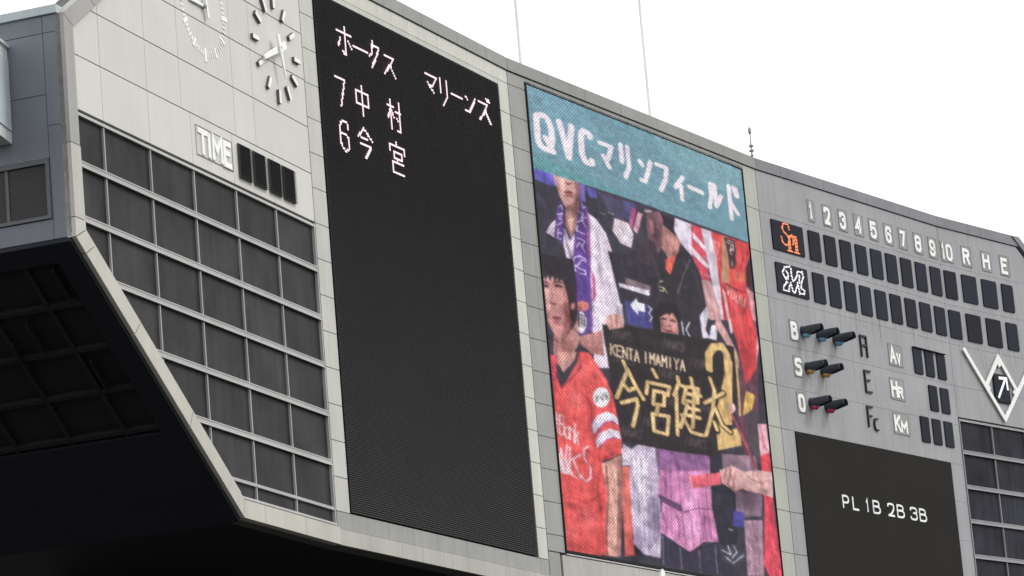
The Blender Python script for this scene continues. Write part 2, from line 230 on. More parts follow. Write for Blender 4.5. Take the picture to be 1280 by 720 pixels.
PAINT="""1 92 82 195 0 86 2093 186 2098 199 2068 154 2064 92 2068
1 84 80 185 0 344 2094 390 2095 394 2074 355 2069
1 72 70 128 0 451 2092 599 2094 569 2046 444 2052
1 110 92 180 0 306 2095 336 2097 333 2054 305 2049
1 66 60 92 0 401 2093 533 2093 522 2036 448 2051
0 150 150 150 8 407 2040 426 2039
0 150 150 150 8 444 2048 471 2047
1 236 214 236 0 181 1986 153 1972 122 1944 162 1938 179 1952
1 238 216 238 0 339 2028 380 2020 422 1992 451 1939 459 1902 324 1881 332 1966
1 238 216 238 0 331 1921 447 1940 472 1886 474 1782 451 1664 304 1645 304 1690 318 1722 305 1735
1 228 205 230 0 216 1973 237 1942 263 1966 252 1899 269 1872 223 1865 201 1929
0 110 80 115 6 210 1968 220 1932 234 1906 234 1867
0 250 240 250 8 211 1923 227 1895 224 1865
1 205 148 140 0 178 2098 306 2097 308 2076 295 2051 263 2026 228 2022 206 2045 192 2071
1 232 180 170 0 196 2095 241 2095 232 2063 213 2063
1 165 112 105 0 229 2024 302 2054 292 1997 242 1951 220 1976
1 215 160 148 0 231 1994 270 2005 246 1963
1 150 70 82 0 231 2061 253 2069 273 2067 254 2059 235 2058
0 120 55 60 6 240 2087 256 2086 272 2089
0 120 60 70 4 226 2050 268 2057
1 84 48 136 0 200 2033 219 2032 214 1973 193 1926 161 1944 176 1981
1 84 48 136 0 305 2049 334 2043 342 2013 312 1879 234 1867 255 1938 274 1983
1 140 70 130 0 334 2043 344 2014 329 1881 312 1879
1 88 52 146 0 238 1906 327 1920 321 1817 309 1736 248 1711 227 1720 234 1800
1 200 90 130 0 334 1887 346 1870 342 1824 322 1806
0 140 80 160 4 327 1920 303 1735
0 225 205 240 10 198 2019 210 2025 213 2014
0 225 205 240 10 187 1998 212 2006 192 1988 209 1989
0 225 205 240 10 178 1970 208 1983
0 225 205 240 10 185 1964 177 1940 195 1939
0 225 205 240 10 179 1952 198 1955
0 225 205 240 10 312 2047 318 2036 330 2042
0 225 205 240 10 293 2024 315 2022 305 2009 329 2015
0 225 205 240 10 280 1995 309 2006 319 1990
0 225 205 240 10 283 1988 272 1973 314 1972
0 225 205 240 10 273 1956 311 1955 296 1937
0 225 205 240 10 265 1932 283 1946 306 1927
0 230 215 245 14 308 1908 280 1913 249 1904 243 1888 271 1881 299 1880 301 1871 269 1869
0 230 215 245 14 307 1903 287 1905 269 1891 248 1880 250 1871
1 232 120 112 0 302 1794 298 1788 288 1782 274 1778 260 1776 247 1776 239 1779 237 1785 241 1791 251 1797 265 1801 279 1803 292 1803 300 1800
1 235 225 238 0 284 1753 279 1740 270 1730 259 1723 248 1721 239 1725 233 1734 233 1745 238 1758 246 1769 258 1775 269 1777 278 1773 284 1765
1 70 60 70 0 245 1770 253 1769 247 1734 239 1737
1 60 50 60 0 260 1770 266 1770 260 1736 254 1736
1 70 60 70 0 272 1768 277 1767 273 1742 266 1739
0 90 60 80 6 235 1785 264 1782 282 1766
1 44 38 52 0 424 1948 520 1956 650 2004 657 1915 619 1847 464 1823
1 225 206 216 0 473 2039 544 2038 567 2014 548 1976 493 1979 458 2004
1 175 70 120 0 568 2083 594 2082 562 2027 547 2032
1 222 150 172 0 601 2076 625 2075 587 2018 565 2024
1 200 170 180 0 638 2089 680 2093 666 2084 637 2081
1 58 46 58 0 578 2008 678 2021 655 1946 582 1946
1 120 78 92 0 649 2083 718 2097 729 2069 738 2031 695 1984 648 1992 638 2046
1 175 110 118 0 655 2068 678 2064 681 2037 663 2026
1 150 90 105 0 716 2091 737 2090 727 2061 712 2066
1 30 26 36 0 725 2092 799 2089 790 2043 737 2070
1 180 118 112 0 728 2065 823 2041 803 2001 744 1980 711 2003
1 210 140 128 0 764 2039 818 2036 795 2004
1 42 38 48 0 628 1910 651 1965 710 1998 725 1949 744 1936 798 2001 822 2037 867 2008 931 1957 917 1891 611 1845
1 42 38 48 0 615 1886 960 1939 1002 1882 1029 1812 917 1797 768 1785 594 1779
1 234 92 72 0 725 1977 789 1996 744 1938 723 1951
0 110 100 112 4 865 1999 823 1957 777 1898
0 245 225 180 12 700 1917 679 1911 675 1900 703 1900 697 1890 681 1890
0 245 225 180 8 703 1900 717 1889
1 128 104 112 0 505 1895 635 1894 627 1879 499 1879
1 225 214 232 0 464 1876 624 1881 622 1867 468 1866
1 62 62 140 0 486 1837 619 1843 624 1785 493 1776
1 240 236 248 0 512 1827 551 1851 553 1841 590 1843 590 1822 551 1820 553 1808
0 235 230 245 15 609 1839 626 1836 608 1821 625 1814 609 1801
1 30 26 34 0 778 1833 766 1812 742 1793 709 1780 675 1775 646 1780 628 1792 624 1811 635 1832 660 1851 692 1864 727 1869 756 1865 774 1852
1 214 142 136 0 664 1825 710 1850 741 1843 761 1825 759 1790 729 1783 664 1782
0 60 30 40 9 674 1818 695 1819
0 60 30 40 9 723 1819 747 1819
0 150 60 70 9 689 1791 721 1793
1 40 30 38 0 676 1843 744 1856 728 1841 680 1827
1 228 218 238 0 886 1855 933 1889 963 1876 928 1852 912 1824 932 1805 890 1799
1 228 218 238 0 946 1839 984 1849 969 1804 926 1803
0 225 220 235 18 783 1825 786 1794
0 225 220 235 18 828 1831 802 1809 818 1795
1 226 206 230 0 800 2095 890 2094 877 2007 822 2032 788 2062
1 216 62 84 0 888 2094 950 2093 964 1955 924 1954 877 2007
1 232 214 232 0 891 2075 961 2044 968 2027 891 2057
1 232 214 232 0 882 2033 968 1999 957 1988 882 2013
1 232 62 66 0 993 2093 1212 2096 1219 2067 1183 2029 1177 1978 1208 1958 1212 1892 1019 1864 1014 1986
1 228 208 228 0 944 2093 998 2093 1019 1986 1021 1865 999 1861 971 1967
1 190 142 104 0 1061 2092 1086 2095 1076 1967 1032 1968
1 62 36 46 0 1069 2091 1131 2091 1134 2062 1117 2015 1090 2010 1083 2050
0 225 200 190 10 1083 2080 1113 2077 1101 2061 1121 2062
0 225 200 190 10 1103 2032 1103 2018
1 245 105 80 0 1107 2008 1175 2011 1169 1985 1105 1979
1 60 26 36 0 1180 2026 1208 2039 1204 1974 1174 1975
1 202 122 132 0 1176 1976 1210 1964 1216 1893 1179 1888
0 110 50 50 8 1053 1963 1101 1958 1163 1959
0 240 170 170 8 1011 2075 1016 2014
0 235 170 170 8 1003 2067 1041 2069 1014 2026 1036 2026
0 235 180 175 8 1061 1919 1067 1945 1082 1918 1088 1944
0 235 180 175 8 1089 1918 1095 1943 1101 1929 1116 1942 1110 1917
0 235 180 175 8 1123 1942 1122 1916 1131 1933 1134 1915 1144 1941
1 210 152 152 0 917 1954 968 1958 994 1909 1012 1863 939 1853 927 1899
1 214 154 152 0 987 1873 1028 1841 1079 1791 1091 1748 1062 1744 1038 1791 967 1845
1 226 56 62 0 1038 1951 1160 1969 1206 1860 1187 1760 1112 1706 1089 1805 1050 1882
1 232 160 170 0 1174 1972 1202 1956 1212 1822 1184 1760 1209 1860
1 232 200 205 0 1030 1950 1045 1939 1069 1840 1053 1832
1 96 52 72 0 1093 1793 1116 1706 1192 1761 1149 1507 1071 1499 1041 1615
1 72 60 70 0 1102 1641 1174 1650 1149 1507 1085 1500
1 40 30 40 0 251 1821 235 1786 203 1756 162 1735 119 1729 83 1738 61 1760 57 1792 72 1826 103 1857 145 1878 188 1885 225 1876 247 1853
1 46 34 44 0 84 1881 213 1894 239 1831 238 1748 214 1692 200 1735 210 1826 83 1822
1 204 132 130 0 81 1819 109 1845 161 1853 195 1831 203 1788 206 1743 178 1702 143 1687 116 1701 95 1727 81 1770
1 232 170 164 0 102 1810 126 1817 126 1776 99 1750 91 1779
1 170 96 96 0 175 1784 203 1788 206 1743 178 1702 151 1689 173 1731
1 222 158 150 0 108 1842 153 1849 166 1838 98 1826
1 205 125 122 0 212 1793 235 1801 231 1779 212 1770
0 70 35 45 12 87 1811 106 1812
0 70 35 45 12 147 1821 172 1822
0 90 50 55 8 86 1820 108 1822
0 90 50 55 8 141 1829 178 1832
0 140 70 78 10 130 1799 117 1776 142 1776
0 150 62 78 18 119 1739 136 1744 155 1743
0 170 100 100 8 125 1730 148 1733
1 198 132 124 0 116 1699 179 1702 240 1752 237 1696 158 1625 122 1628 108 1656
1 192 124 118 0 233 1710 356 1743 357 1680 295 1679 248 1692
1 70 45 55 0 96 1691 116 1699 110 1663 95 1661
1 240 74 74 0 88 1647 118 1651 131 1577 217 1646 235 1676 282 1679 356 1626 392 1575 410 1517 400 1450 351 1435 291 1419 280 1383 268 1235 239 1159 72 1171 61 1396
1 240 74 74 0 90 1437 288 1451 307 1390 309 1344 283 1261 277 1196 86 1195 83 1304
1 240 66 90 0 88 1647 115 1650 116 1584 91 1566
1 46 44 56 0 114 1635 115 1599 129 1576 163 1598 212 1645 180 1631 145 1612 130 1621
1 215 150 140 0 122 1659 224 1673 201 1647 145 1613 128 1630
1 232 216 240 0 264 1506 292 1529 341 1545 379 1543 401 1531 402 1516 368 1527 328 1518 294 1499 268 1481
1 232 216 240 0 275 1467 300 1489 348 1505 396 1504 404 1486 368 1487 328 1477 281 1450
0 165 64 140 8 272 1480 298 1499 329 1516 367 1525 401 1516
0 165 64 140 8 285 1451 328 1475 368 1485 404 1483
0 160 40 60 10 291 1419 344 1442 398 1449
0 185 45 60 8 226 1580 267 1555 265 1507
0 190 50 62 6 137 1455 202 1448 265 1422
1 238 236 240 0 364 1582 358 1570 345 1560 327 1553 308 1551 292 1553 282 1561 280 1571 286 1583 299 1593 317 1600 336 1602 352 1600 362 1592
0 70 60 70 6 297 1574 294 1562
0 70 60 70 6 305 1579 306 1564
0 70 60 70 6 317 1577 321 1573
0 70 60 70 6 333 1586 329 1570
0 70 60 70 6 343 1590 345 1574
0 70 60 70 6 352 1585 353 1577
0 238 205 215 16 96 1513 89 1472 94 1466
0 238 205 215 16 87 1499 102 1496
0 238 205 215 16 103 1464 111 1511
0 238 205 215 16 111 1511 112 1510 114 1510 118 1509 122 1509 125 1507 126 1504 126 1500 126 1494 124 1491 121 1488 118 1488 114 1489 111 1489 109 1490 108 1490
0 238 205 215 16 108 1490 109 1490 111 1489 115 1488 119 1488 122 1485 124 1482 125 1476 123 1470 121 1465 118 1463 115 1462 110 1463 107 1463 104 1464 103 1464
0 238 205 215 16 150 1482 148 1482 146 1482 143 1483 138 1484 134 1483 131 1480 129 1476 128 1469 128 1464 130 1460 133 1458 138 1457 142 1458 145 1461 147 1465 148 1472 149 1477 149 1480 150 1482
0 238 205 215 16 151 1487 145 1456
0 238 205 215 16 155 1486 150 1455
0 238 205 215 16 154 1481 156 1481 158 1481 162 1481 167 1482 170 1480 172 1476 172 1471 171 1463 170 1457 169 1453 168 1451
0 238 205 215 16 182 1497 173 1450
0 238 205 215 16 193 1478 176 1466
0 238 205 215 16 185 1469 190 1447
0 240 205 215 21 84 1453 86 1394 103 1429 113 1387 133 1440
0 240 205 215 21 146 1437 136 1381
0 240 205 215 21 195 1425 140 1406
0 240 205 215 21 158 1408 185 1369
0 240 205 218 20 238 1450 214 1441 212 1418 238 1399 233 1374 208 1363 185 1377
0 180 60 80 7 237 1441 221 1435 221 1419 232 1399 225 1377
1 240 205 215 0 86 1404 128 1408 151 1373 183 1362 138 1372 92 1371
0 240 74 74 11 111 1406 118 1378
0 200 50 60 16 129 1321 203 1312 295 1347
0 205 52 62 11 147 1282 206 1279 289 1312
0 205 52 62 9 98 1240 189 1232
1 216 152 138 0 292 1414 394 1446 392 1365 370 1282 347 1198 276 1196 283 1261 310 1346
1 170 108 104 0 377 1436 394 1444 392 1365 370 1282 347 1198 323 1198 357 1332
1 236 104 94 0 396 1422 433 1421 426 1339 417 1253 419 1209 368 1201 376 1291
1 226 212 230 0 401 1464 446 1469 444 1428 396 1421
0 200 50 60 9 369 1206 419 1209
1 204 184 214 0 443 1464 492 1484 575 1489 581 1401 567 1278 548 1213 465 1215 419 1236 422 1313 431 1410
1 226 212 232 0 461 1451 524 1463 484 1309 437 1276
1 160 140 172 0 513 1355 576 1376 559 1268 487 1223
1 222 206 226 0 410 1475 444 1469 436 1424 406 1426
1 216 128 184 0 580 1489 863 1502 854 1389 867 1280 788 1274 709 1241 558 1275 585 1358 566 1375 586 1426
1 140 84 142 0 580 1489 863 1502 854 1460 717 1442 579 1430
1 232 150 200 0 706 1389 750 1344 781 1288 714 1247 688 1299
0 170 86 150 5 644 1437 633 1367 621 1278
0 170 86 150 5 685 1442 685 1338 690 1260
0 170 86 150 5 736 1442 728 1342 731 1254
0 170 86 150 5 778 1402 780 1347 789 1279
0 170 86 150 5 826 1452 826 1352 833 1283
0 170 86 150 5 616 1434 597 1291
1 100 56 106 0 565 1371 688 1354 685 1337 576 1354
0 120 62 120 15 693 1338 774 1356 850 1360
1 170 100 160 0 675 1445 671 1440 663 1435 652 1431 640 1430 630 1431 623 1435 622 1440 626 1445 634 1451 645 1454 657 1456 667 1454 674 1451
1 46 40 64 0 563 1275 699 1241 868 1281 897 1198 548 1198
0 130 120 150 5 656 1247 656 1196
0 130 120 150 5 757 1251 756 1194
0 130 120 150 5 848 1274 845 1197
0 130 120 150 5 572 1269 562 1200
1 36 34 50 0 868 1502 1013 1507 976 1285 875 1276 850 1364
1 134 104 124 0 934 1509 1125 1526 1149 1445 1130 1371 979 1350 993 1413 932 1438
1 160 120 140 0 1014 1513 1107 1523 1077 1489
1 172 128 152 0 1024 1350 1130 1360 1109 1215 1013 1208
1 64 56 150 0 970 1370 1031 1370 1019 1330 955 1329
1 238 60 82 0 1155 1533 1211 1566 1213 1493 1205 1419 1216 1214 1145 1208 1114 1246 1153 1409
1 240 170 186 0 1159 1612 1211 1618 1213 1545 1156 1528
0 225 60 80 10 1180 1593 1187 1547
1 238 84 104 0 738 1431 914 1460 916 1430 749 1402
1 228 172 170 0 913 1466 986 1485 1051 1476 1122 1488 1218 1493 1206 1425 1143 1428 1041 1429 994 1417 918 1435
0 180 80 90 8 950 1473 932 1440
0 180 80 90 8 979 1478 953 1434
0 180 80 90 8 1006 1476 979 1427
0 190 100 105 8 1125 1476 1149 1455 1187 1469
0 250 200 205 8 746 1431 753 1404
1 58 56 74 0 872 1268 1013 1273 1004 1247 936 1225 877 1241
0 235 235 240 12 883 1262 931 1254 919 1275
0 215 215 225 12 951 1279 966 1264 935 1246
0 200 200 210 12 902 1246 938 1234 1004 1260
0 200 200 210 8 934 1319 956 1318
1 38 28 38 0 77 1815 87 1841 118 1856 163 1864 203 1855 220 1828 225 1791 207 1785 198 1810 191 1827 178 1840 165 1830 159 1841 144 1828 136 1842 120 1826 113 1839 99 1824 95 1835 85 1811
0 34 16 24 18 88 1809 97 1813 106 1811
0 34 16 24 18 148 1818 161 1823 172 1821
0 48 22 30 10 85 1818 99 1822 109 1821
0 48 22 30 10 144 1827 161 1833 180 1831
0 128 62 70 12 109 1774 124 1772 141 1776
0 170 96 98 8 125 1813 117 1794 112 1778
0 110 36 50 16 118 1740 134 1740 156 1744
0 176 88 92 12 121 1734 149 1738
0 160 96 96 10 121 1687 150 1683 190 1711 213 1744
1 44 30 42 0 220 1828 248 1817 241 1748 232 1792 214 1793
1 36 28 40 0 86 1889 244 1899 253 1833 218 1835 156 1867 87 1844
0 110 48 58 12 231 2060 253 2065 271 2066
0 176 96 96 8 234 2055 265 2060
0 90 36 44 10 241 2084 251 2082 267 2088
1 150 96 92 0 284 2099 306 2097 308 2076 295 2051 276 2036 290 2073
0 36 18 26 12 671 1816 685 1821 698 1820
0 36 18 26 12 721 1820 735 1824 748 1821
0 120 66 66 9 703 1807 710 1803 721 1807
0 110 30 44 12 684 1791 702 1789 726 1794
1 32 24 32 0 660 1850 768 1860 764 1816 749 1833 736 1843 718 1833 705 1843 684 1828 667 1821 654 1794 643 1817
0 30 24 34 12 803 2001 744 1936 721 1949
0 70 64 78 6 797 1992 884 1966 904 1897
0 60 54 66 6 667 1968 682 1919 661 1853
1 60 44 56 0 637 2018 676 2009 687 1983 657 1954 638 1975
0 240 190 185 12 1061 1960 1062 1936 1075 1954
0 240 190 185 12 1087 1956 1076 1932 1093 1930 1101 1952
0 240 190 185 12 1112 1947 1103 1925 1120 1923 1130 1946
0 240 190 185 12 1143 1948 1134 1922 1147 1916 1160 1942
0 90 30 44 14 1058 1965 1101 1958 1168 1958
0 245 215 205 8 1093 2086 1121 2084 1121 2067 1098 2061 1106 2049
0 160 36 46 8 1019 1986 1030 1915 1026 1865
0 150 34 44 8 1165 2088 1169 2047 1138 2005
0 200 176 196 4 948 2085 991 2084
0 200 176 196 4 946 2062 994 2060
0 200 176 196 4 944 2039 997 2036
0 200 176 196 4 942 2017 1000 2012
0 200 176 196 4 940 1994 1003 1988
0 200 176 196 4 938 1971 1005 1964
0 200 176 196 4 936 1949 1008 1940
0 200 176 196 4 933 1926 1011 1916
0 200 176 196 4 931 1904 1014 1892
0 150 36 52 8 230 1673 238 1645 215 1623 131 1574 100 1619
0 255 130 120 6 286 1658 346 1618 376 1573
0 160 36 50 7 316 1412 314 1344 288 1262 281 1198
0 120 70 66 7 318 1412 314 1344 290 1262
0 240 182 166 9 359 1408 351 1331 321 1219
0 178 158 192 8 471 1453 464 1365 460 1239
0 178 158 192 8 496 1455 485 1357 478 1241
0 178 158 192 8 521 1458 506 1350 497 1243
0 178 158 192 8 546 1461 527 1342 516 1244
0 178 158 192 8 571 1464 548 1334 534 1246
0 150 74 130 8 583 1323 598 1295 583 1270
0 150 74 130 8 657 1328 664 1302 656 1272
0 150 74 130 8 732 1334 730 1308 730 1275
0 150 74 130 8 807 1339 798 1314 805 1278
0 120 70 72 8 932 1438 994 1419 1042 1431
0 150 92 96 8 1051 1473 1093 1460 1149 1455
0 250 205 200 8 1050 1468 1120 1480
0 90 70 90 10 986 1408 1026 1361 1130 1368
0 26 22 40 12 563 1275 702 1240 867 1280
0 250 170 215 8 738 1417 731 1333 708 1247
2 26 22 20 0 128 1832 49 11
2 26 18 18 0 107 1796 28 18
2 20 14 14 0 171 1802 23 17
2 -60 -50 -46 0 96 1812 21 5
2 -58 -50 -46 0 160 1822 23 5
2 -40 -36 -34 0 118 1773 21 4
2 -30 -26 -24 0 132 1728 28 5
2 22 12 12 0 133 1714 24 10
2 -45 -40 -38 0 198 1757 21 33
2 -40 -34 -32 0 147 1689 49 7
2 -30 -24 -24 0 79 1758 13 33
2 24 16 14 0 120 1787 7 12
2 -45 -40 -38 0 170 1671 41 15
2 20 14 14 0 152 1654 16 15
2 -30 -26 -24 0 304 1690 49 11
2 20 16 14 0 294 1719 49 7
2 20 14 12 0 231 2082 21 11
2 -36 -30 -28 0 279 2052 21 18
2 -44 -36 -34 0 251 2023 41 8
2 20 12 10 0 243 2040 16 6
2 -40 -30 -30 0 284 2019 15 26
2 -30 -24 -24 0 207 2070 11 15
2 -40 -36 -30 0 378 1966 10 59
2 -30 -28 -24 0 425 1927 19 22
2 -34 -30 -26 0 378 1883 13 44
2 -36 -30 -26 0 437 1823 21 44
2 -40 -36 -30 0 224 1955 10 18
2 -46 -40 -36 0 141 1945 19 10
2 -60 -26 -24 0 260 1521 21 51
2 -44 -20 -20 0 87 1544 16 51
2 20 24 24 0 192 1557 41 33
2 -36 -16 -16 0 373 1595 21 22
2 14 20 20 0 243 1630 41 22
2 -54 -20 -20 0 142 1298 56 10
2 16 22 22 0 205 1275 46 25
2 -50 -20 -20 0 265 1322 22 34
2 -40 -16 -16 0 150 1204 56 11
2 16 20 20 0 122 1234 37 17
2 -36 -14 -14 0 256 1230 19 29
2 28 24 22 0 330 1346 13 67
2 -40 -34 -30 0 363 1281 11 67
2 -40 -34 -30 0 345 1428 56 8
2 -60 -56 -50 0 430 1237 42 28
2 30 30 28 0 491 1397 31 42
2 -44 -40 -36 0 546 1315 19 52
2 -40 -36 -30 0 451 1349 12 42
2 -50 -34 -40 0 614 1400 27 28
2 26 24 22 0 757 1380 27 28
2 -40 -28 -34 0 811 1330 21 28
2 24 22 20 0 637 1309 31 19
2 -40 -28 -34 0 733 1417 12 28
2 -40 -34 -32 0 1030 1427 62 8
2 24 20 18 0 1071 1462 42 9
2 -40 -34 -32 0 1156 1435 31 11
2 -50 -20 -22 0 829 1414 73 5
2 24 18 18 0 834 1440 62 5
2 -50 -44 -44 0 1060 1410 62 28
2 -50 -16 -20 0 1189 1376 17 38
2 16 20 20 0 1180 1283 15 38
2 -30 -26 -28 0 1079 1294 17 38
2 -50 -16 -16 0 1144 1911 24 26
2 16 22 22 0 1093 1924 24 18
2 -60 -18 -18 0 1064 1952 24 7
2 -40 -14 -14 0 1205 2065 16 22
2 20 20 20 0 1146 2043 16 15
2 -40 -30 -28 0 961 1921 11 26
2 24 20 18 0 972 1890 10 22
2 -50 -14 -14 0 1134 1785 25 35
2 16 20 20 0 1113 1885 25 29
2 -50 -40 -38 0 730 1789 33 6
2 24 18 16 0 701 1807 20 8
2 -36 -30 -28 0 671 1802 10 15
2 -46 -36 -36 0 682 2041 24 29
2 30 22 20 0 673 2060 11 12
2 -50 -34 -32 0 781 1998 21 7
2 22 16 14 0 781 2038 21 15
2 14 14 18 0 531 2012 49 22
1 36 29 33 0 359 1758 474 1772 931 1800 1065 1801 1068 1700 1016 1593 938 1515 894 1498 669 1486 406 1481 388 1566
1 218 160 150 0 373 1770 410 1792 469 1796 469 1767 422 1756 396 1750
0 150 85 85 6 409 1786 410 1756
0 150 85 85 6 434 1791 435 1762
0 74 62 66 6 417 1756 405 1734
0 74 62 66 6 433 1757 421 1735
0 74 62 66 6 412 1747 427 1747
0 74 62 66 6 426 1735 445 1757 442 1735
0 74 62 66 6 432 1742 444 1743
0 74 62 66 6 459 1757 451 1735 462 1750 459 1736 475 1758
0 74 62 66 6 480 1758 468 1736
0 74 62 66 6 496 1758 473 1746
0 74 62 66 6 480 1748 484 1736
0 74 62 66 6 516 1757 516 1757 516 1757 516 1757 516 1758 516 1759 514 1759 511 1759 507 1759 504 1758 501 1757 499 1755 498 1752 498 1751 499 1749 502 1749 506 1749 508 1748 509 1747 509 1745 508 1741 505 1739 503 1738 499 1737 495 1737 492 1737 491 1737 490 1737 490 1738 490 1738 491 1739 491 1739
0 74 62 66 6 682 1770 670 1747
0 74 62 66 6 699 1770 687 1747
0 74 62 66 6 677 1760 693 1760
0 74 62 66 6 692 1748 712 1770 709 1748
0 74 62 66 6 698 1755 711 1755
0 74 62 66 6 726 1771 718 1748 730 1763 727 1748 743 1771
0 74 62 66 6 749 1771 736 1749
0 74 62 66 6 765 1772 742 1759
0 74 62 66 6 749 1761 753 1749
0 74 62 66 6 786 1770 786 1770 787 1770 787 1771 787 1772 786 1772 785 1772 781 1772 777 1772 774 1772 771 1770 769 1768 768 1766 768 1764 769 1763 772 1762 776 1762 779 1762 780 1760 780 1758 778 1754 776 1752 773 1750 769 1750 765 1749 762 1750 760 1750 759 1750 759 1751 760 1751 760 1752 760 1752
0 74 62 66 6 819 1739 807 1716
0 74 62 66 6 836 1739 824 1717
0 74 62 66 6 814 1729 831 1729
0 74 62 66 6 829 1717 850 1740 846 1717
0 74 62 66 6 835 1724 849 1725
0 74 62 66 6 865 1740 856 1717 868 1733 865 1718 882 1741
0 74 62 66 6 887 1741 875 1718
0 74 62 66 6 905 1741 880 1728
0 74 62 66 6 887 1731 892 1718
0 74 62 66 6 926 1739 926 1739 926 1740 927 1740 927 1741 926 1741 924 1741 921 1742 917 1741 913 1741 910 1739 908 1737 907 1735 907 1733 908 1732 911 1731 915 1731 918 1731 919 1729 919 1727 917 1723 915 1721 912 1719 908 1719 904 1718 901 1719 899 1719 898 1719 898 1720 899 1720 899 1721 899 1721
0 74 62 66 6 641 1691 629 1668
0 74 62 66 6 657 1691 645 1669
0 74 62 66 6 636 1681 652 1681
0 74 62 66 6 651 1669 670 1691 667 1669
0 74 62 66 6 657 1676 669 1676
0 74 62 66 6 685 1691 676 1669 688 1684 685 1669 701 1692
0 74 62 66 6 707 1692 694 1669
0 74 62 66 6 723 1692 700 1679
0 74 62 66 6 707 1682 711 1670
0 74 62 66 6 744 1690 744 1690 744 1691 745 1691 745 1692 744 1692 742 1692 739 1693 735 1692 732 1692 729 1690 727 1689 725 1686 725 1684 727 1683 730 1682 734 1683 736 1682 738 1680 737 1678 736 1675 733 1672 730 1671 727 1670 723 1670 720 1670 718 1670 717 1671 717 1671 718 1672 718 1672 718 1672
0 74 62 66 6 412 1696 400 1674
0 74 62 66 6 427 1696 416 1674
0 74 62 66 6 407 1686 422 1686
0 74 62 66 6 421 1674 439 1696 437 1675
0 74 62 66 6 427 1682 439 1682
0 74 62 66 6 453 1697 445 1675 457 1690 454 1675 469 1697
0 74 62 66 6 474 1697 463 1675
0 74 62 66 6 490 1698 468 1685
0 74 62 66 6 475 1688 479 1676
0 74 62 66 6 510 1696 510 1696 510 1696 511 1696 511 1697 510 1697 508 1698 505 1698 501 1698 498 1697 496 1696 494 1694 492 1692 492 1690 494 1689 496 1688 500 1688 503 1687 504 1686 504 1684 502 1681 500 1678 497 1677 494 1676 490 1676 487 1676 485 1676 484 1677 485 1677 485 1678 485 1678 485 1678
0 74 62 66 6 539 1557 527 1535
0 74 62 66 6 555 1557 543 1535
0 74 62 66 6 534 1547 550 1547
0 74 62 66 6 549 1535 568 1557 565 1535
0 74 62 66 6 554 1542 567 1542
0 74 62 66 6 582 1557 574 1535 585 1550 582 1535 598 1557
0 74 62 66 6 603 1557 591 1535
0 74 62 66 6 619 1557 597 1545
0 74 62 66 6 603 1548 607 1535
0 74 62 66 6 640 1555 640 1555 640 1556 640 1556 641 1557 640 1557 638 1557 635 1558 631 1557 628 1557 625 1556 623 1554 622 1551 622 1550 623 1548 626 1548 630 1548 632 1547 633 1545 633 1543 632 1540 629 1538 626 1536 623 1536 619 1536 616 1536 614 1536 613 1536 614 1537 614 1537 614 1538 614 1538
0 74 62 66 6 751 1533 739 1511
0 74 62 66 6 768 1533 755 1511
0 74 62 66 6 746 1524 762 1524
0 74 62 66 6 761 1511 781 1534 777 1511
0 74 62 66 6 767 1519 780 1519
0 74 62 66 6 795 1534 787 1511 799 1526 796 1511 812 1534
0 74 62 66 6 818 1534 805 1511
0 74 62 66 6 835 1534 811 1521
0 74 62 66 6 818 1524 822 1511
0 74 62 66 6 856 1531 856 1532 856 1532 856 1532 857 1533 856 1533 854 1534 851 1534 847 1534 843 1533 840 1532 838 1530 837 1528 837 1526 838 1525 841 1524 845 1524 848 1523 849 1522 849 1519 847 1516 845 1514 842 1512 838 1512 834 1512 831 1512 829 1512 828 1512 829 1513 829 1514 829 1514 829 1514
0 74 62 66 6 421 1519 410 1497
0 74 62 66 6 436 1519 425 1497
0 74 62 66 6 416 1509 431 1509
0 74 62 66 6 430 1497 449 1519 446 1498
0 74 62 66 6 436 1505 448 1505
0 74 62 66 6 463 1519 455 1498 466 1512 463 1498 478 1519
0 74 62 66 6 483 1519 472 1498
0 74 62 66 6 499 1519 477 1507
0 74 62 66 6 484 1510 488 1498
0 74 62 66 6 519 1517 519 1517 519 1517 520 1518 520 1518 519 1519 517 1519 514 1519 510 1519 507 1519 505 1517 503 1516 501 1513 501 1511 503 1510 505 1510 509 1510 512 1509 513 1507 513 1505 511 1502 509 1500 506 1498 503 1498 499 1498 496 1498 494 1498 493 1498 494 1499 494 1500 494 1500 494 1500
0 74 62 66 6 836 1630 824 1607
0 74 62 66 6 853 1630 841 1607
0 74 62 66 6 831 1620 848 1620
0 74 62 66 6 846 1607 867 1630 863 1608
0 74 62 66 6 852 1615 866 1615
0 74 62 66 6 882 1630 873 1608 885 1623 882 1608 899 1631
0 74 62 66 6 905 1631 892 1608
0 74 62 66 6 922 1631 897 1618
0 74 62 66 6 905 1621 909 1608
0 74 62 66 6 943 1629 943 1629 944 1629 944 1630 944 1630 943 1631 941 1631 938 1631 934 1631 930 1630 927 1629 925 1627 924 1625 924 1623 925 1622 928 1621 932 1621 935 1620 937 1619 936 1616 934 1613 932 1611 929 1609 925 1608 921 1608 918 1608 916 1609 915 1609 915 1610 916 1610 916 1611 916 1611
0 74 62 66 6 665 1621 653 1598
0 74 62 66 6 682 1621 670 1599
0 74 62 66 6 660 1611 676 1611
0 74 62 66 6 675 1599 695 1621 692 1599
0 74 62 66 6 681 1606 694 1606
0 74 62 66 6 709 1621 701 1599 713 1614 710 1599 726 1621
0 74 62 66 6 731 1622 719 1599
0 74 62 66 6 748 1622 724 1609
0 74 62 66 6 731 1612 736 1599
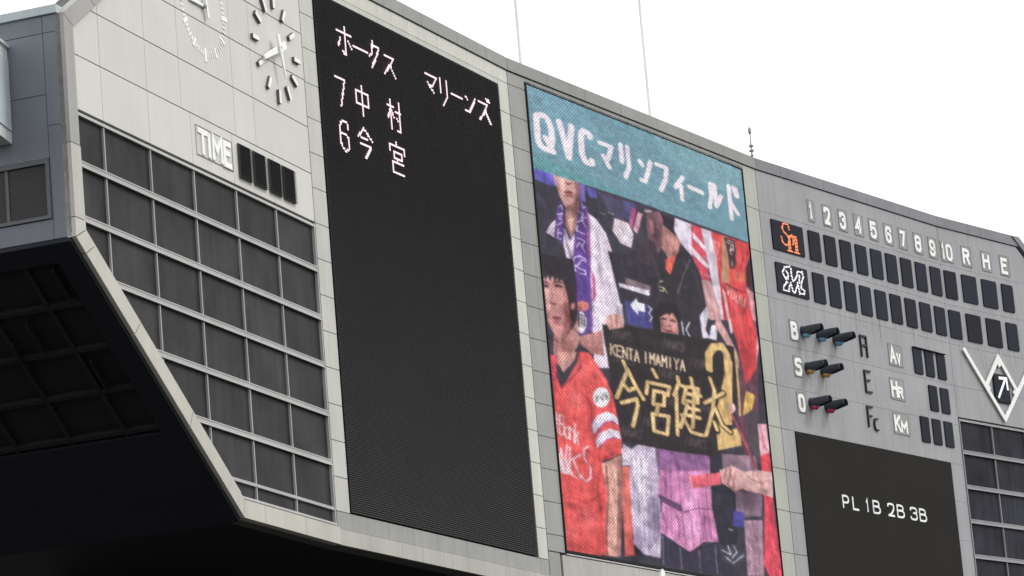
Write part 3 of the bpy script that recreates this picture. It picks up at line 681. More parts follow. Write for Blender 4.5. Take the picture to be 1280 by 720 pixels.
0 74 62 66 6 769 1620 769 1620 769 1620 769 1620 770 1621 769 1622 767 1622 764 1622 760 1622 756 1621 753 1620 751 1618 750 1616 750 1614 751 1613 754 1612 758 1612 761 1611 762 1610 762 1607 760 1604 758 1602 755 1600 752 1600 747 1600 744 1600 742 1600 742 1600 742 1601 742 1601 742 1602 742 1602
0 238 204 170 20 395 1716 391 1689
0 238 204 170 20 416 1716 393 1701
0 238 204 170 20 400 1704 412 1690
0 238 204 170 20 446 1717 425 1716 421 1690 442 1690
0 238 204 170 20 423 1704 440 1705
0 238 204 170 20 451 1690 455 1717 473 1690 476 1717
0 238 204 170 20 485 1717 507 1717
0 238 204 170 20 495 1717 491 1690
0 238 204 170 20 511 1690 525 1717 533 1690
0 238 204 170 20 515 1699 532 1699
0 238 204 170 20 572 1720 568 1693
0 238 204 170 20 590 1694 594 1721 602 1706 617 1722 613 1694
0 238 204 170 20 622 1695 636 1722 645 1695
0 238 204 170 20 625 1704 643 1704
0 238 204 170 20 654 1696 658 1723 666 1708 681 1724 677 1696
0 238 204 170 20 700 1724 696 1697
0 238 204 170 20 722 1725 731 1713 746 1726
0 238 204 170 20 731 1713 729 1698
0 238 204 170 20 751 1698 766 1726 774 1699
0 238 204 170 20 755 1708 773 1708
0 226 180 110 98 912 1724 915 1759 948 1785 997 1793 1020 1773 1015 1719 975 1657 944 1609 956 1567
1 226 180 110 0 917 1556 1052 1591 1053 1544 917 1516
1 226 180 110 0 1010 1756 1048 1761 1011 1592 953 1585
0 30 22 26 12 931 1727 944 1760 980 1776
0 236 206 150 12 1003 1790 1034 1759 1017 1694
0 214 180 112 31 1069 1788 1068 1700 1062 1624
0 30 22 26 82 450 1681 467 1659 400 1586
0 30 22 26 82 468 1665 497 1633 537 1599
0 30 22 26 82 443 1623 465 1611 489 1619
0 30 22 26 82 422 1576 502 1595 505 1580 470 1525
0 30 22 26 82 600 1680 618 1664
0 30 22 26 82 556 1616 568 1645 682 1648 669 1625
0 30 22 26 82 598 1628 586 1593 643 1597 653 1629 598 1628
0 30 22 26 82 612 1593 597 1570
0 30 22 26 82 578 1568 578 1526 645 1525 663 1572 578 1568
0 30 22 26 82 731 1679 733 1663 702 1629
0 30 22 26 82 715 1637 701 1531
0 30 22 26 82 749 1659 772 1659 747 1616 770 1613 721 1552
0 30 22 26 82 734 1584 778 1546 844 1545
0 30 22 26 82 785 1661 838 1663 828 1626 772 1624
0 30 22 26 82 765 1642 848 1646
0 30 22 26 82 771 1607 831 1608
0 30 22 26 82 762 1587 830 1588
0 30 22 26 82 803 1685 814 1655 788 1560
0 30 22 26 82 869 1631 978 1670
0 30 22 26 82 909 1699 928 1670 908 1617 858 1549
0 30 22 26 82 921 1625 953 1585 997 1572
0 30 22 26 82 910 1587 922 1569
0 226 180 110 52 450 1681 467 1659 400 1586
0 226 180 110 52 468 1665 497 1633 537 1599
0 226 180 110 52 443 1623 465 1611 489 1619
0 226 180 110 52 422 1576 502 1595 505 1580 470 1525
0 226 180 110 52 600 1680 618 1664
0 226 180 110 52 556 1616 568 1645 682 1648 669 1625
0 226 180 110 52 598 1628 586 1593 643 1597 653 1629 598 1628
0 226 180 110 52 612 1593 597 1570
0 226 180 110 52 578 1568 578 1526 645 1525 663 1572 578 1568
0 226 180 110 52 731 1679 733 1663 702 1629
0 226 180 110 52 715 1637 701 1531
0 226 180 110 52 749 1659 772 1659 747 1616 770 1613 721 1552
0 226 180 110 52 734 1584 778 1546 844 1545
0 226 180 110 52 785 1661 838 1663 828 1626 772 1624
0 226 180 110 52 765 1642 848 1646
0 226 180 110 52 771 1607 831 1608
0 226 180 110 52 762 1587 830 1588
0 226 180 110 52 803 1685 814 1655 788 1560
0 226 180 110 52 869 1631 978 1670
0 226 180 110 52 909 1699 928 1670 908 1617 858 1549
0 226 180 110 52 921 1625 953 1585 997 1572
0 226 180 110 52 910 1587 922 1569
0 240 206 150 15 450 1681 467 1659 400 1586
0 240 206 150 15 468 1665 497 1633 537 1599
0 240 206 150 15 443 1623 465 1611 489 1619
0 240 206 150 15 422 1576 502 1595 505 1580 470 1525
0 240 206 150 15 600 1680 618 1664
0 240 206 150 15 556 1616 568 1645 682 1648 669 1625
0 240 206 150 15 598 1628 586 1593 643 1597 653 1629 598 1628
0 240 206 150 15 612 1593 597 1570
0 240 206 150 15 578 1568 578 1526 645 1525 663 1572 578 1568
0 240 206 150 15 731 1679 733 1663 702 1629
0 240 206 150 15 715 1637 701 1531
0 240 206 150 15 749 1659 772 1659 747 1616 770 1613 721 1552
0 240 206 150 15 734 1584 778 1546 844 1545
0 240 206 150 15 785 1661 838 1663 828 1626 772 1624
0 240 206 150 15 765 1642 848 1646
0 240 206 150 15 771 1607 831 1608
0 240 206 150 15 762 1587 830 1588
0 240 206 150 15 803 1685 814 1655 788 1560
0 240 206 150 15 869 1631 978 1670
0 240 206 150 15 909 1699 928 1670 908 1617 858 1549
0 240 206 150 15 921 1625 953 1585 997 1572
0 240 206 150 15 910 1587 922 1569
0 170 66 84 37 1014 1618 1054 1578 1092 1532 1125 1492
1 232 180 180 0 1039 1638 1036 1633 1031 1628 1023 1624 1016 1623 1010 1625 1006 1629 1005 1634 1008 1640 1014 1645 1021 1649 1029 1649 1035 1648 1039 1644
1 222 172 78 0 1111 1693 1162 1687 1134 1645 1078 1624 1092 1659
2 -50 -42 -26 0 466 1665 15 12
2 20 18 14 0 488 1554 15 12
2 -46 -40 -26 0 617 1546 18 9
2 -50 -40 -26 0 762 1563 18 12
2 24 22 16 0 930 1670 15 17
2 -60 -46 -30 0 992 1640 18 23
2 24 20 14 0 967 1782 25 8
2 10 8 10 0 723 1754 115 12
2 8 6 8 0 447 1502 76 8
1 106 152 170 0 73 2322 1315 2278 1274 2094 1203 2099 613 2102 92 2093 58 2093
1 112 160 180 0 92 2296 375 2292 481 2202 121 2194
1 118 164 178 0 702 2300 1217 2294 1171 2213 871 2224
1 92 154 162 0 98 2130 464 2113 613 2102 92 2093
0 250 230 242 72 123 2198 123 2200 123 2204 123 2211 123 2220 127 2227 136 2231 149 2234 167 2234 180 2228 189 2218 193 2203 193 2183 189 2168 180 2158 167 2152 149 2152 136 2155 127 2161 123 2169 123 2181 123 2189 123 2195 123 2198
0 250 230 242 72 162 2180 193 2152
0 250 230 242 72 235 2234 268 2152 295 2234
0 250 230 242 72 385 2225 385 2225 385 2227 385 2228 385 2230 382 2232 376 2233 367 2234 355 2234 346 2229 340 2219 337 2205 337 2185 340 2171 346 2161 355 2156 367 2156 376 2157 382 2158 385 2160 385 2162 385 2163 385 2165 385 2165
0 250 230 242 57 433 2220 491 2220 472 2189 459 2182
0 250 230 242 57 446 2189 472 2166
0 250 230 242 57 542 2236 542 2192
0 250 230 242 57 576 2236 576 2183 552 2156
0 250 230 242 57 637 2211 649 2203
0 250 230 242 57 637 2163 656 2163 674 2187 693 2219
0 250 230 242 57 727 2220 781 2220 769 2188 739 2156
0 250 230 242 57 865 2211 821 2178
0 250 230 242 57 852 2186 852 2152
0 250 230 242 57 1021 2223 1021 2191 1005 2158
0 250 230 242 57 1045 2223 1045 2167 1077 2199
0 250 230 242 57 1128 2236 1128 2149
0 250 230 242 57 1128 2197 1168 2168
0 250 230 242 57 1155 2236 1168 2216
0 250 230 242 57 1168 2236 1175 2216
0 250 230 242 62 898 2193 968 2190"""
# ---------------------------------------------------------------- ground
def plane_mb(pts,z): return MB().add([(x,y,z) for x,y in pts],[tuple(range(len(pts)))])
o=part('ground',plane_mb([(-1500,-1500),(1500,-1500),(1500,1500),(-1500,1500)],-1.6),'turf',None,kind='structure')
# ---------------------------------------------------------------- the scoreboard building
bld=thing('scoreboard_building','curved grey and cream stadium scoreboard building with dark glazed ends and overhanging sloped base','building',(0,0,0))
ZB=10.92; ZT=23.42; ZG=23.11; SL0=.69; SLOPE=.672
def fpart(name,f,mb,m,parent=bld,s=0,z=0,d=0,kind=None,label=None): return part(name,mb,m,parent,FP(f,s,z,d),EN[f][2],kind,label)
def chain(d,ends=True):   # facet corner points offset by d along normals
    out=[]
    for i in range(6):
        if i==0: p=CP[0]+EN[0][0]*SL0+EN[0][1]*d
        elif i==5: p=CP[4]+EN[4][0]*10.85+EN[4][1]*d
        else:
            n=(EN[i-1][1]+EN[i][1]).normalized(); p=CP[i]+n*d/n.dot(EN[i][1])
        out.append(p)
    return out
# outline of each facet (s,z): the end facets are cut by the sloped top and the sloped base
def zlow(f,s):
    if f==A: return max(ZB,15.13-SLOPE*(s-SL0))
    if f==E: return max(ZB,15.13-SLOPE*(10.85-s))
    return ZB
def ztop(f,s):
    if f==A: return min(ZT,19.21+.667*(s-SL0))
    if f==E: return min(ZT,19.21+.667*(10.85-s))
    return ZT
def facet_outline(f,inset=0):
    if f==A: p=[(SL0+inset,15.13),(6.96,ZB),(LEN[0],ZB),(LEN[0],ZT),(7.0,ZT),(SL0+inset,19.21)]
    elif f==E: p=[(0,ZB),(4.58,ZB),(10.85-inset,15.13),(10.85-inset,19.21),(4.54,ZT),(0,ZT)]
    else: p=[(0,ZB),(LEN[f],ZB),(LEN[f],ZT),(0,ZT)]
    return p
for f in range(5):     # thin dark carrier wall behind the cladding (seen only through the joints)
    fpart('carrier_wall',f,MB().ext(offset(facet_outline(f),-.012),.10,.42),'joint')
# body behind: roof, end walls, soffits
mb=MB(); fr=chain(-.42); bk=chain(-7.2)
F3=[(p.x,p.y) for p in fr]; B3=[(p.x,p.y) for p in bk]
def quad(a,b,c,d): mb.add([a,b,c,d],[(0,1,2,3)])
mb=MB()
for i in range(5): quad((*F3[i],19.36),(*F3[i+1],19.36),(*B3[i+1],19.36),(*B3[i],19.36)); 
for i in range(5):
    zl=[15.13 if i==0 else ZB, 15.13 if i==4 else ZB]
    a,b=B3[i],B3[i+1]
    quad((*a,19.36),(*b,19.36),(*b,zl[1]),(*a,zl[0]))
part('rear_shell',mb,'conc',bld)
def eaf(s,d,z): return FP(A,s,z,d)
# soffit: level under the middle, sloping at both ends
mb=MB(); z0=ZB+.03
kink_f=CP[0]+EN[0][0]*6.96+EN[0][1]*-.02; kink_b=CP[0]+EN[0][0]*6.96+EN[0][1]*-7.2
fr2=chain(-.02); c=[(p.x,p.y) for p in fr2]
mb.add([(c[0][0],c[0][1],15.16),(kink_f.x,kink_f.y,z0),(kink_b.x,kink_b.y,z0),(*B3[0],15.16)],[(0,1,2,3)])
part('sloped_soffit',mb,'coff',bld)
kf2=CP[4]+EN[4][0]*4.58+EN[4][1]*-.02; kb2=CP[4]+EN[4][0]*4.58+EN[4][1]*-7.2
mb=MB(); poly=[(kink_f.x,kink_f.y)]+c[1:5]+[(kf2.x,kf2.y),(kb2.x,kb2.y)]+[B3[i] for i in (4,3,2,1)]+[(kink_b.x,kink_b.y)]
for i in range(5):
    a,b=poly[i],poly[i+1]; d_,e_=poly[11-i],poly[10-i]; quad=[(*a,z0),(*b,z0),(*e_,z0),(*d_,z0)]; mb.add(quad,[(0,1,2,3)])
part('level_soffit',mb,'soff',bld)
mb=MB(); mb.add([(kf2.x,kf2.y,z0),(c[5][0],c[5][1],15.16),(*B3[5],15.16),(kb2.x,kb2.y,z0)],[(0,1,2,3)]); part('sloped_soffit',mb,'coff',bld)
# borders and beams on the left sloped soffit. local frame: u down the slope, k backwards, proud along the outward normal
eA,nA=EN[0][0],EN[0][1]; P0=FP(A,SL0,15.14,-.02); P1=FP(A,6.96,ZB+.01,-.02); U=(P1-P0).normalized(); K=Vector((-nA.x,-nA.y,0)); Nn=U.cross(K); 
if Nn.z>0: Nn=-Nn
Ls=(P1-P0).length
def sof_box(u0,u1,k0,k1,h,m,name):
    v=[]
    for u in (u0,u1):
        for k in (k0,k1):
            for q in (-.02,h): v.append(tuple(P0+U*u+K*k+Nn*q))
    me=MB().add(v,[(0,1,3,2),(4,6,7,5),(0,4,5,1),(2,3,7,6),(0,2,6,4),(1,5,7,3)]); return part(name,me,m,bld)
sof_box(.0,Ls,.0,.45,.10,'soff','soffit_border'); sof_box(0,.45,.45,7.1,.10,'soff','soffit_border'); sof_box(4.95,Ls,.45,7.1,.10,'soff','soffit_border')
for u in (1.5,2.62,3.72,4.82): sof_box(u-.045,u+.045,.45,7.1,.08,'beam','soffit_beam')
for k in (1.15,2.27,3.4,4.5,5.6,6.7): sof_box(.45,4.95,k-.04,k+.04,.065,'beam','soffit_beam')
for u,k in ((.6,.62),(1.75,1.7),(2.9,.95),(2.2,2.2)): sof_box(u,u+.75,k,k+.03,.14,'beam','soffit_hanger')
# end wall at the left: built of flat slate panels, in its own frame: x forward along -K .. panels listed by k range
Wrz=math.atan2(-K.y,-K.x); Wo=FP(A,SL0,0,0)
def wpart(name,mb,m,loc=(0,0,0),parent=bld): return part(name,mb,m,parent,(Wo.x,Wo.y,0),Wrz)
# local x = forward (towards the field), so k = -x ; outward (left) is -e ; local y = z x x
sgn=1 if Vector((-math.sin(Wrz),math.cos(Wrz))).dot(-eA)>0 else -1
def wbox(mb,k0,k1,z0,z1,o0,o1): return mb.box(-k1,-k0,z0,z1,min(sgn*o0,sgn*o1),max(sgn*o0,sgn*o1))
g=.006
wpart('wall_core',wbox(MB(),.44,7.15,15.16,19.30,-.25,-.05),'joint')
wpart('wall_core',wbox(MB(),.002,.44,15.16,19.20,-.25,-.05),'joint')
def wpanel(k0,k1,z0,z1): wpart('wall_panel',wbox(MB(),k0+g,k1-g,z0+g,z1-g,-.05,0),'wallW')
for z0_,z1_ in ((18.9,19.22),(17.2,18.9),(15.15,17.2)): wpanel(.0,.36,z0_,z1_)
cols=[.36,2.4,4.4,7.15]
for a_,b_ in zip(cols,cols[1:]):
    wpanel(a_,b_,18.9,19.22); wpanel(a_,b_,17.78,18.9); wpanel(a_,b_,16.62,17.78); wpanel(a_,b_,15.15,15.52)
    if a_>.4: wpanel(a_,b_,15.52,16.62)
wpart('wall_panel',wbox(MB(),2.3,2.4-g,15.52,16.62,-.05,0),'wallW')
wpart('wall_coping',wbox(MB(),.05,7.2,19.23,19.38,-.3,.05),'copeW')
wn=wpart('window',wbox(wbox(wbox(wbox(MB(),.37,.44,15.53,16.61,-.06,.035),2.22,2.29,15.53,16.61,-.06,.035),.44,2.22,16.53,16.61,-.06,.035),.44,2.22,15.53,15.59,-.06,.035),'winF')
for a_,b_ in ((.445,1.2),(1.26,2.215)):
    p=part('pane',wbox(MB(),a_,b_,15.595,16.525,-.06,-.02),'winW',wn)
p=part('window_bar',wbox(MB(),1.2,1.26,15.59,16.53,-.06,.0),'winF',wn)
# right hand end wall, plain
Er=FP(E,10.85,0,0); 
mb=MB(); e4,n4=EN[4][0],EN[4][1]; a=FP(E,10.85,0,-.42); b=FP(E,10.85,0,-7.2); mb.add([(a.x,a.y,15.13),(b.x,b.y,15.13),(b.x,b.y,19.36),(a.x,a.y,19.36)],[(0,1,2,3)]); part('end_wall',mb,'wallW',bld)
# ---- cladding
GV=.004; GH=.008
def clad(f,s0,s1,z0,z1,m,halfs=(),d=0,t=.08,gv=GV,gh=GH,name='cladding_panel',label=None):
    p=clip([(s0+gv,z0+gh),(s1-gv,z0+gh),(s1-gv,z1-gh),(s0+gv,z1-gh)],halfs)
    if not p: return
    cx=(s0+s1)/2; cz=(z0+z1)/2
    return part(name,MB().ext([(x-cx,z-cz) for x,z in p],0,t),m,bld,FP(f,cx,cz,d),EN[f][2],None,label)
topA=(-.667,1,19.05-.667*1.035); botA=(-.6816,-1,-(15.34+.6816*1.08)); leftA=(-1,0,-1.055)
vA=[1.05,2.16,4.05,5.49,7.92,8.86,LEN[0]-.012]; vA0=[1.05,2.16,4.05,5.86,7.70,9.62,LEN[0]-.012]
rows=[17.56,18.58,19.57,20.57,21.56,22.56,ZG]
for z0_,z1_ in zip(rows,rows[1:]):
    vs=vA0 if z0_<18 else vA
    for s0_,s1_ in zip(vs,vs[1:]): clad(A,s0_,s1_,z0_,z1_,'cream',(topA,leftA),gv=.006,gh=.011)
# frame band round the left end (proud of the wall)
def band(f,pts_out,pts_in,m,t0=-.07,t1=.1,name='frame_panel'): # quad between outer a-b and inner a-b
    fpart(name,f,MB().ext(pts_out+pts_in[::-1],t0,t1),m)
def bandrun(o0,o1,i0,i1,n,m,name='frame_panel'):
    for k in range(n):
        L_=lambda a,b,t:(a[0]+(b[0]-a[0])*t,a[1]+(b[1]-a[1])*t); e0=k/n+.0012; e1=(k+1)/n-.0012
        band(A,[L_(o0,o1,e0),L_(o0,o1,e1)],[L_(i0,i1,e0),L_(i0,i1,e1)],m,name=name)
bandrun((7.0,ZT),(SL0,19.21),(7.5,ZT-.02),(1.04,19.04),7,'frameG')
bandrun((SL0,19.205),(SL0,16.85),(1.04,19.035),(1.04,16.85),1,'frameG')
bandrun((SL0,16.84),(SL0,15.50),(1.06,16.84),(1.08,15.50),1,'frameM')
bandrun((SL0,15.485),(SL0,15.14),(1.08,15.485),(1.085,15.34),1,'frame')
xs=[0,.055,.33,.66,1]
for t0_,t1_ in zip(xs,xs[1:]):
    L_=lambda a,b,t:(a[0]+(b[0]-a[0])*t,a[1]+(b[1]-a[1])*t); oo=((SL0,15.13),(6.96,ZB)); ii=((1.085,15.33),(6.98,11.29))
    band(A,[L_(*oo,t0_+.002),L_(*oo,t1_-.001)],[L_(*ii,t0_+.002),L_(*ii,t1_-.001)],'frame')
sb=[6.98,7.93,9.80,LEN[0]-.01]
for i,(a_,b_) in enumerate(zip(sb,sb[1:])): fpart('frame_panel',A,MB().ext([(a_+.006 if i else 6.965,ZB),(b_-.006,ZB),(b_-.006,11.27),(a_+.006,11.27)],-.07,.1),'frame')
# ---- glazed bands at both ends
def glazing(f,s_lo,s_hi,mull,rails,halfs,ztop_,zbot_,pm,AL='alu',LP='alul'):
    fr_=fpart('glazed_band',f,MB().ext(clip([(s_lo,zbot_),(s_hi,zbot_),(s_hi,ztop_),(s_lo,ztop_)],halfs),.075,.095),'dark')
    inv=fr_
    def gp(name,poly,y0,y1,m): 
        if poly: part(name,MB().ext(poly,y0,y1),m,inv)
    xs_=[s_lo]+mull+[s_hi]; zs_=[zbot_]+rails+[ztop_]
    hw=.018; hr=[.04]+[.052]*(len(rails))+[.05]
    for a_,b_ in zip(xs_,xs_[1:]):
        for j,(c_1,d_1) in enumerate(zip(zs_,zs_[1:])):
            ins=[(x,y,c-.03) for x,y,c in halfs]
            gp('pane',clip([(a_+hw,c_1+.03),(b_-hw,c_1+.03),(b_-hw,d_1-.03),(a_+hw,d_1-.03)],ins),.045,.06,pm)
    for x in mull:
        gp('mullion',clip([(x-hw,zbot_),(x+hw,zbot_),(x+hw,ztop_),(x-hw,ztop_)],halfs),.0,.07,AL)
    for z_ in rails:
        thin=abs(z_-11.64)<.01
        h=.03 if thin else .052
        gp('rail',clip([(s_lo,z_-h),(s_hi,z_-h),(s_hi,z_+h),(s_lo,z_+h)],halfs),-.012,.07,AL)
        if not thin:
            gp('rail_lip',clip([(s_lo,z_-h-.012),(s_hi,z_-h-.012),(s_hi,z_-h+.014),(s_lo,z_-h+.014)],halfs),-.03,-.013,LP)
            gp('rail_lip',clip([(s_lo,z_+h-.018),(s_hi,z_+h-.018),(s_hi,z_+h+.004),(s_lo,z_+h+.004)],halfs),-.022,-.013,LP)
    gp('head_rail',clip([(s_lo,ztop_-.075),(s_hi,ztop_-.075),(s_hi,ztop_-.035),(s_lo,ztop_-.035)],halfs),-.02,.07,LP)
    gp('head_rail',clip([(s_lo,ztop_-.033),(s_hi,ztop_-.033),(s_hi,ztop_),(s_lo,ztop_)],halfs),.01,.07,AL)
    gp('sill_rail',clip([(s_lo,zbot_+.02),(s_hi,zbot_+.02),(s_hi,zbot_+.06),(s_lo,zbot_+.06)],halfs),-.02,.07,LP)
    for x0_,x1_ in ((s_lo,s_lo+.03),(s_hi-.05,s_hi-.015)): gp('jamb',clip([(x0_,zbot_),(x1_,zbot_),(x1_,ztop_),(x0_,ztop_)],halfs),-.018,.07,LP)
    return inv
RAIL=[11.64,12.58,13.58,14.58,15.56,16.56]
gA=(-.6816,-1,-(15.34+.6816*1.08)-.0)
gl=glazing(A,1.085,LEN[0]-.05,[2.16,4.03,5.87,7.76,9.62],RAIL,[gA],17.52,11.29,'pane')
p=part('edge_trim',MB().ext([(1.10,15.36),(6.93,11.385),(6.97,11.41),(1.10,15.41)],-.025,.07),'alul',gl)
gE=(.6816,-1,-(15.34+.6816*(10.85-.39))+0); gE=( .6816,-1, .6816*10.46-15.34)
glE=glazing(E,.03,10.45,[1.83,3.69,5.55,7.41,9.27],RAIL,[gE],17.52,11.29,'paneE','aluE','aluF')
# ---- facet B surround
for i in range(16):
    z1_=22.79-.7475*i; z0_=max(z1_-.7475,11.62)
    if z1_<=11.7: break
    clad(B,.01,.60,z0_,z1_,'stripA'); clad(B,9.72,LEN[1]-.012,z0_,z1_,'stripTop')
clad(B,.01,.60,22.79,ZG,'stripA')
xs_=[.60,2.14,3.64,5.13,6.58,8.09,9.72]
for a_,b_ in zip(xs_,xs_[1:]): clad(B,a_,b_,22.79,ZG,'stripTop'); clad(B,a_,b_,22.67,22.79,'stripA',gh=.003)
clad(B,9.72,LEN[1]-.012,22.79,ZG,'stripTop')
xs_=[.01,2.3,4.6,6.8,LEN[1]-.012]
for a_,b_ in zip(xs_,xs_[1:]): clad(B,a_,b_,11.26,11.62,'grey')
xs_=[.01,1.38,2.79,3.73,4.77,5.87,6.76,7.83,8.9,LEN[1]-.012]
for a_,b_ in zip(xs_,xs_[1:]): clad(B,a_,b_,ZB,11.26,'base',d=.03)
# ---- facet C surround
for i in range(16):
    z1_=22.80-.755*i; z0_=max(z1_-.755,11.84)
    if z1_<=11.9: break
    clad(C,.012,.80,z0_,z1_,'grey')
clad(C,.012,.80,22.80,ZG,'grey')
zr=[ZG,22.0,20.85,19.68,18.46,17.32,16.17,15.08,13.98,12.88,11.86]
for z1_,z0_ in zip(zr,zr[1:]):
    clad(C,12.20,LEN[2]-.012,z0_,z1_,'green')
xs_=[.80]+[1.86+1.855*i for i in range(6)]+[12.20]
for a_,b_ in zip(xs_,xs_[1:]): clad(C,a_,b_,23.0,ZG,'grey',gh=.003)
fpart('head_trim',C,MB().box(.82,12.18,22.975,22.998,-.03,.08),'alul')
clad(C,.012,.54,ZB,11.83,'grey'); 
xs_=[.64,2.5,4.35,6.2,8.05,9.9,11.75,LEN[2]-.012]
for a_,b_ in zip(xs_,xs_[1:]): clad(C,a_,b_,ZB,11.80,'base')
fpart('sill_trim',C,MB().box(.84,12.2,11.81,11.84,-.02,.08),'alul')
# ---- facet D, E cladding
vD=[.0+.012,.68,2.42,4.84,7.26,9.37,LEN[3]-.006]
for z1_,z0_ in zip(zr[:7],zr[1:7]):
    for a_,b_ in ((.012,2.42),(2.42,4.84),(4.84,7.26),(7.26,LEN[3]-.006)): clad(D,a_,b_,z0_,z1_,'greyD',gv=.0025,gh=.0035)
for z1_,z0_ in zip(zr[6:],zr[7:]):
    clad(D,.012,.68,z0_,z1_,'greyD'); clad(D,9.36,LEN[3]-.006,z0_,z1_,'greyD',gh=.003)
for a_,b_ in ((.012,2.42),(2.42,4.84),(4.84,7.26),(7.26,LEN[3]-.006)): clad(D,a_,b_,ZB,11.86,'greyD')
topE=(.667,1,19.05+.667*10.5)
for z1_,z0_ in zip([ZG,22.0,20.85,19.68,18.46],[22.0,20.85,19.68,18.46,17.56]):
    for a_,b_ in ((.006,1.9),(1.9,4.2),(4.2,6.6),(6.6,8.9),(8.9,10.5)): clad(E,a_,b_,z0_,z1_,'greyD',(topE,),gv=.0025,gh=.0035)
def bandE(o0,o1,i0,i1,m): fpart('frame_panel',E,MB().ext([o0,o1,i1,i0],-.07,.1),m)
bandE((4.56,ZT),(10.85,19.21),(4.2,ZT-.02),(10.5,19.04),'parapD'); bandE((10.85,19.2),(10.85,15.14),(10.5,19.03),(10.47,15.34),'frameG')
bandE((10.85,15.13),(4.58,ZB),(10.46,15.33),(4.56,11.29),'frameG'); fpart('frame_panel',E,MB().box(.006,4.56,ZB,11.27,-.07,.1),'frameG')
# ---- parapet
def para(f,s0,s1,m,d=.035): fpart('parapet_panel',f,MB().ext([(s0+.006,ZG+.016),(s1-.006,ZG+.016),(s1-.006,ZT),(s0+.006,ZT)],-d,.4),m)
for i in range(3): para(A,7.5+i*1.34,7.5+(i+1)*1.34 if i<2 else LEN[0]-.0,'parap')
xs_=[0,.9,1.9,3.0,3.95,4.85,5.78,7.6,9.1,LEN[1]-.01]
for a_,b_ in zip(xs_,xs_[1:]): para(B,a_,b_,'parap')
xs_=[.0]+[1.86+1.855*i for i in range(6)]+[LEN[2]-.0]
for a_,b_ in zip(xs_,xs_[1:]): para(C,a_,b_,'parap')
xs_=[0,1.3,3.6,6.0,8.1,LEN[3]]
for a_,b_ in zip(xs_,xs_[1:]): para(D,a_,b_,'parapD')
for a_,b_ in ((.0,2.4),(2.4,4.54)): para(E,a_,b_,'parapD')
# ---- batter's eye wall under the building
be=thing('backscreen_wall','tall matt black wall carrying the scoreboard, hidden in the shade under it','wall',(0,0,-1.6))
mb=MB(); b8=[(p.x,p.y) for p in chain(-6.4)]
for i in range(1,4):
    a,b=b8[i],b8[i+1]; mb.add([(*a,0),(*b,0),(*b,12.5),(*a,12.5)],[(0,1,2,3)])
part('wall_face',mb,'screenw',be)
for f in (B,C,D):
    p=FP(f,LEN[f]*.5,-1.6,-5.8); part('support_pier',MB().box(-.8,.8,0,12.5,-.3,.3),'screenw',be,(p.x,p.y,0),EN[f][2])
# ---------------------------------------------------------------- clocks on the cream wall
def clock(label,s,z):
    t=fthing('wall_clock',label,'clock',A,s,z); return t
t=clock('large wall clock of twelve thick white bars beside the black message board',10.09,20.87)
for k in range(12):
    a=R(90-30*k); long_=.24 if k%3 else .30
    c1=Vector((math.cos(a)*.82,math.sin(a)*.82)); c2=Vector((math.cos(a)*(.82+long_),math.sin(a)*(.82+long_)))
    if k%3==0: c1=c1.normalized()*.88; c2=c2.normalized()*1.12
    bar=part('hour_mark',MB().ribbon([tuple(c1),tuple(c2)],.085,-.066,-.058),'white',t); part('shaded_side',MB().ribbon([tuple(c1),tuple(c2)],.10,-.057,.0),'markshade',bar)  # dark bar behind each mark: shade of its sides put into colour
def hand(name,dx,dz,tx,tz,w0,w1,y,par):
    a=Vector((dx,dz)); b=Vector((tx,tz)); d=(b-a).normalized(); n=Vector((-d.y,d.x))
    part(name,MB().bev([tuple(a+n*w0),tuple(a-n*w0),tuple(b-n*w1),tuple(b+n*w1)],y,y+.03,.006),'white',par)
# hands: towards about 8 (short, broad) and a long thin one towards 5.8, with tails
hand('hour_hand',.33,.15,-.80,-.38,.085,.045,-.13,t); hand('minute_hand',-.11,.26,.12,-.60,.075,.02,-.17,t)
part('hub',MB().tube([(.0,-.19,.03),(.0,.0,.03)],[.035,.05],14),'white',t)
t=clock('wall clock marked by a ring of many small thin white ticks',6.74,20.9)
for k in range(60):
    a=R(90-6*k)
    if k%5==0: r0,r1,w_=.86,1.04,.075
    else: r0,r1,w_=.90,1.0,.032
    if k%15==0: r1=1.09; w_=.095
    part('hour_mark' if k%5==0 else 'minute_mark',MB().ribbon([(math.cos(a)*r0,math.sin(a)*r0),(math.cos(a)*r1,math.sin(a)*r1)],w_,-.012,.0),'white',t)
hand('hour_hand',.02,.01,-.62,.02,.03,.05,-.05,t); hand('minute_hand',-.05,.62,.12,-.22,.03,.045,-.08,t)
part('hub',MB().tube([(0,-.09,0),(0,-.0,0)],[.04,.05],14),'rod',t)
# ---------------------------------------------------------------- letter helpers
def letter(ch,x,z,w_,h,th,parent,m='white',y0=-.05,y1=-.012,name='letter'):
    mb=MB(); 
    for i,st in enumerate(strokes(ch)): mb.ribbon([(x+px*w_,z+py*h) for px,py in st],th,y0-.0012*i,y1)
    return part(name,mb,m,parent)
t=fthing('time_sign','pale plate reading TIME in white capitals above the left glazing','sign',A,6.04,17.80)
part('backing_plate',MB().bev([(0,0),(1.58,0),(1.58,.57),(0,.57)],-.02,0,.004),'plateA',t)
part('plate_dark_rim',MB().box(1.581,1.60,-.01,.585,-.022,0).box(-.0,1.58,.571,.585,-.022,0),'joint',t)  # thin dark edge along the right and top of the plate
for ch,x,w_ in (('T',.05,.40),('I',.46,.10),('M',.69,.37),('E',1.19,.28)): letter(ch,x+.02,.055,w_,.43,.105,t,y0=-.04,y1=-.021)
